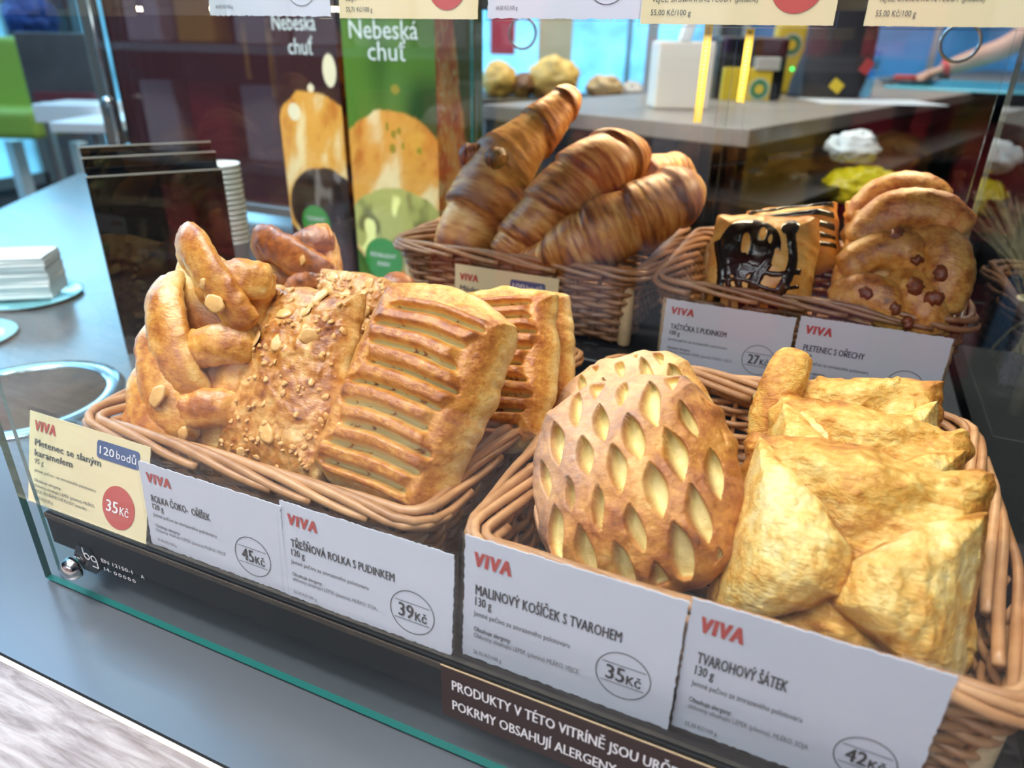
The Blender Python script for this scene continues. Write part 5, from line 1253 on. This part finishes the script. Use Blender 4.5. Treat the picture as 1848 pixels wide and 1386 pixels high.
# ---- far left: seating, a pale table, windows
b = (-3.7363, 2.3648, 0.0475, 0.3181, 0.4852); M_green = simple('lime_upholstery', (0.30, 0.42, 0.05), .6)
bn = empty('green_bench', (b[0], b[1], -1.0)); tag(bn, 'lime green upholstered bench at the far left', 'bench')
facing('backrest', (-3.9263, 2.4180, 0.0760, 0.4967, 0.3630), .10, M_green, .03, root=bn)
facing('seat', (-3.6544, 2.1951, -0.1126, 0.4786, 0.1287), .45, M_green, .03, root=bn)
for px in (0, 1):
    bb = at(b, -.18 + .34 * px, .25); part(box('leg', (bb[0], bb[1], -.62), (.06, .06, .76), M_white), bn)
b = (-2.0707, 1.5163, 0.0464, 0.1801, 0.0721)
tb = empty('pale_table', (b[0], b[1], -1.0)); tag(tb, 'pale laminate table end behind the steel post', 'table')
facing('tabletop', (-2.0666, 1.5080, 0.0272, 0.1801, 0.0295), .40, M_white, .004, root=tb); c = at(b, 0.02, .2); part(box('leg', (c[0], c[1], -.50), (.07, .07, .99), M_brush, bev=.004), tb)
b = (-2.6770, 1.9125, 0.1512, 0.2534, 0.2555); pb = empty('picture_board', (b[0], b[1], b[2] - b[4] / 2)); tag(pb, 'dark square picture board with faint shapes at the upper left', 'picture')
facing('panel', b, .03, simple('grey_brown_panel', (0.085, 0.075, 0.075), .4, noise=.6, nscale=9), .004, root=pb)
facing('red_strip', (-2.6137, 1.8681, 0.0603, 0.2133, 0.0483), .03, simple('dark_red_strip', (0.16, 0.03, 0.04), .5), root=pb)
o = facing('easel_leg', (-2.6252, 1.7874, -0.1754, 0.0163, 0.4658), .03, M_brush, root=pb)
b = (-2.3129, 1.6508, 0.0425, 0.2152, 0.0574); o = facing('paper_stack', b, .20, M_white, .004); tag(o, 'white stack of papers on the pale table', 'papers'); 
b = (-3.1266, 2.1758, 0.3337, 0.1809, 0.1402); blob('blue_jacket', b, .09, .08, .09, simple('blue_cloth', (0.01, 0.05, 0.24), .7), 'rounded dark blue jacket hanging at the upper left', 'jacket', 44)

# ---------------------------------------------------------------- the room
def struct(o): o['kind'] = 'structure'; return o
M_wall = simple('wall_paint', (0.10, 0.115, 0.135), .7); M_ceil = simple('ceiling_paint', (0.55, 0.56, 0.58), .8)
struct(box('floor', (0, 2.3, -1.02), (11.0, 12.0, .04), simple('floor_tiles', (0.14, 0.13, 0.13), .35, noise=.3, nscale=3)))
struct(box('ceiling', (0, 2.3, 2.12), (11.0, 12.0, .04), M_ceil))
struct(box('wall_left', (-5.52, 2.3, .55), (.04, 12.0, 3.1), M_wall)); struct(box('wall_right', (5.52, 2.3, .55), (.04, 12.0, 3.1), M_wall))
struct(box('wall_back', (0, 8.32, .55), (11.0, .04, 3.1), M_wall)); struct(box('wall_front', (0, -3.72, .55), (11.0, .04, 3.1), M_wall))
def day(name, col, e):
    m, nt, b = new_mat(name); L = nt.links.new
    tc = N(nt, 'ShaderNodeTexCoord'); nz = N(nt, 'ShaderNodeTexNoise', i_Scale=1.3, i_Detail=3.0); cr = N(nt, 'ShaderNodeValToRGB')
    cr.color_ramp.elements[0].position = .35; cr.color_ramp.elements[0].color = (*[c * .30 for c in col], 1); cr.color_ramp.elements[1].position = .65; cr.color_ramp.elements[1].color = (*col, 1)
    L(tc.outputs['Object'], nz.inputs['Vector']); L(nz.outputs['Fac'], cr.inputs[0]); L(cr.outputs[0], b.inputs['Emission Color']); b.inputs['Emission Strength'].default_value = e
    b.inputs['Base Color'].default_value = (.02, .03, .04, 1); b.inputs['Roughness'].default_value = .1
    return m
M_day = day('daylight_pane', (0.16, 0.55, 0.90), 3.0); M_day2 = day('daylight_pane_deep', (0.05, 0.24, 0.55), .9)
def window(n, c, w, h, rz, mat, bars=2):
    root = empty('window_%d' % n, c); root['kind'] = 'structure'; root.rotation_euler = (0, 0, rz)
    V, F = box_geo((0, 0, 0), (w, .02, h)); mesh_obj('pane', V, F, mat, root, False)
    fr = MB()
    for cc, dd in (((-w / 2, -.02, 0), (.08, .06, h + .08)), ((w / 2, -.02, 0), (.08, .06, h + .08)), ((0, -.02, h / 2), (w, .06, .08)), ((0, -.02, -h / 2), (w, .06, .08))):
        V, F = box_geo(cc, dd); fr.add(V, F)
    for k in range(1, bars + 1): V, F = box_geo((-w / 2 + w * k / (bars + 1), -.02, 0), (.05, .05, h)); fr.add(V, F)
    fr.build('frame', M_brush, root, False)
window(1, (-5.44, 1.9, .50), 3.4, 2.4, math.pi / 2, M_day, 2)
window(2, (-5.44, 5.6, .50), 3.0, 2.4, math.pi / 2, M_day, 2)
window(3, (-3.2, 8.26, .50), 3.6, 2.2, 0, M_day, 3)
window(4, (0.6, 8.26, .50), 3.4, 2.2, 0, M_day2, 3)
# cream tiled pillar and red banner seen above the far display
b = (-1.8182, 4.7549, 0.2355, 0.2152, 0.5022); o = facing('pillar', (b[0], b[1], .55, b[3], 3.06), .20, simple('cream_tile', (0.62, 0.56, 0.36), .4, noise=.15, nscale=8)); o.name = 'trim_1'; o['kind'] = 'structure'
b = (-2.0098, 4.3580, 0.3309, 0.1509, 0.2515); o = facing('red_banner', (b[0], b[1], b[2] + (2.1 - b[2]) / 2 - b[4] / 4, b[3], 2.1 - b[2] + b[4] / 2), .02, simple('red_banner', (0.38, 0.03, 0.06), .5)); tag(o, 'red banner hanging from the ceiling at the back left of the far display', 'banner')

# shelf of bright packs behind the viewer, mirrored faintly in the front glass
ps = empty('pack_shelf', (-.7, -1.2, -1.0)); tag(ps, 'shop shelving with bright packs behind the viewpoint, mirrored in the glass', 'shelving')
part(box('back_panel', (-.7, -1.45, -.1), (2.6, .03, 1.8), simple('shelf_back', (0.12, 0.10, 0.11), .5)), ps)
for k in range(4): part(box('shelf_plank', (-.7, -1.29, -.35 + .30 * k), (2.6, .32, .02), M_brush), ps)
r_ = random.Random(11); cols = ['#c8343a', '#e8e6ee', '#d9d4e6', '#b02a38', '#eef0f8', '#7d3b8a', '#e0b040', '#d84848']
pm = [simple('pack_%d' % i, S(c), .4) for i, c in enumerate(cols)]
V, F = box_geo((0, 0, 0), (.13, .07, .20), .006); pk = [mesh_obj('snack_pack', V, F, m, None, False) for m in pm]
used = set()
for k in range(4):
    for i in range(13):
        q = r_.randrange(len(pm)); o = pk[q] if q not in used else pk[q].copy()
        if q in used: COL.objects.link(o)
        used.add(q); o.location = (-1.86 + i * .193 + r_.uniform(-.01, .01), -1.22, -.34 + .30 * k + .101); o.rotation_euler = (0, 0, r_.uniform(-.1, .1))
        tag(o, 'bright pack standing on the shelving behind the viewpoint', 'pack', 'packs on the shelving')
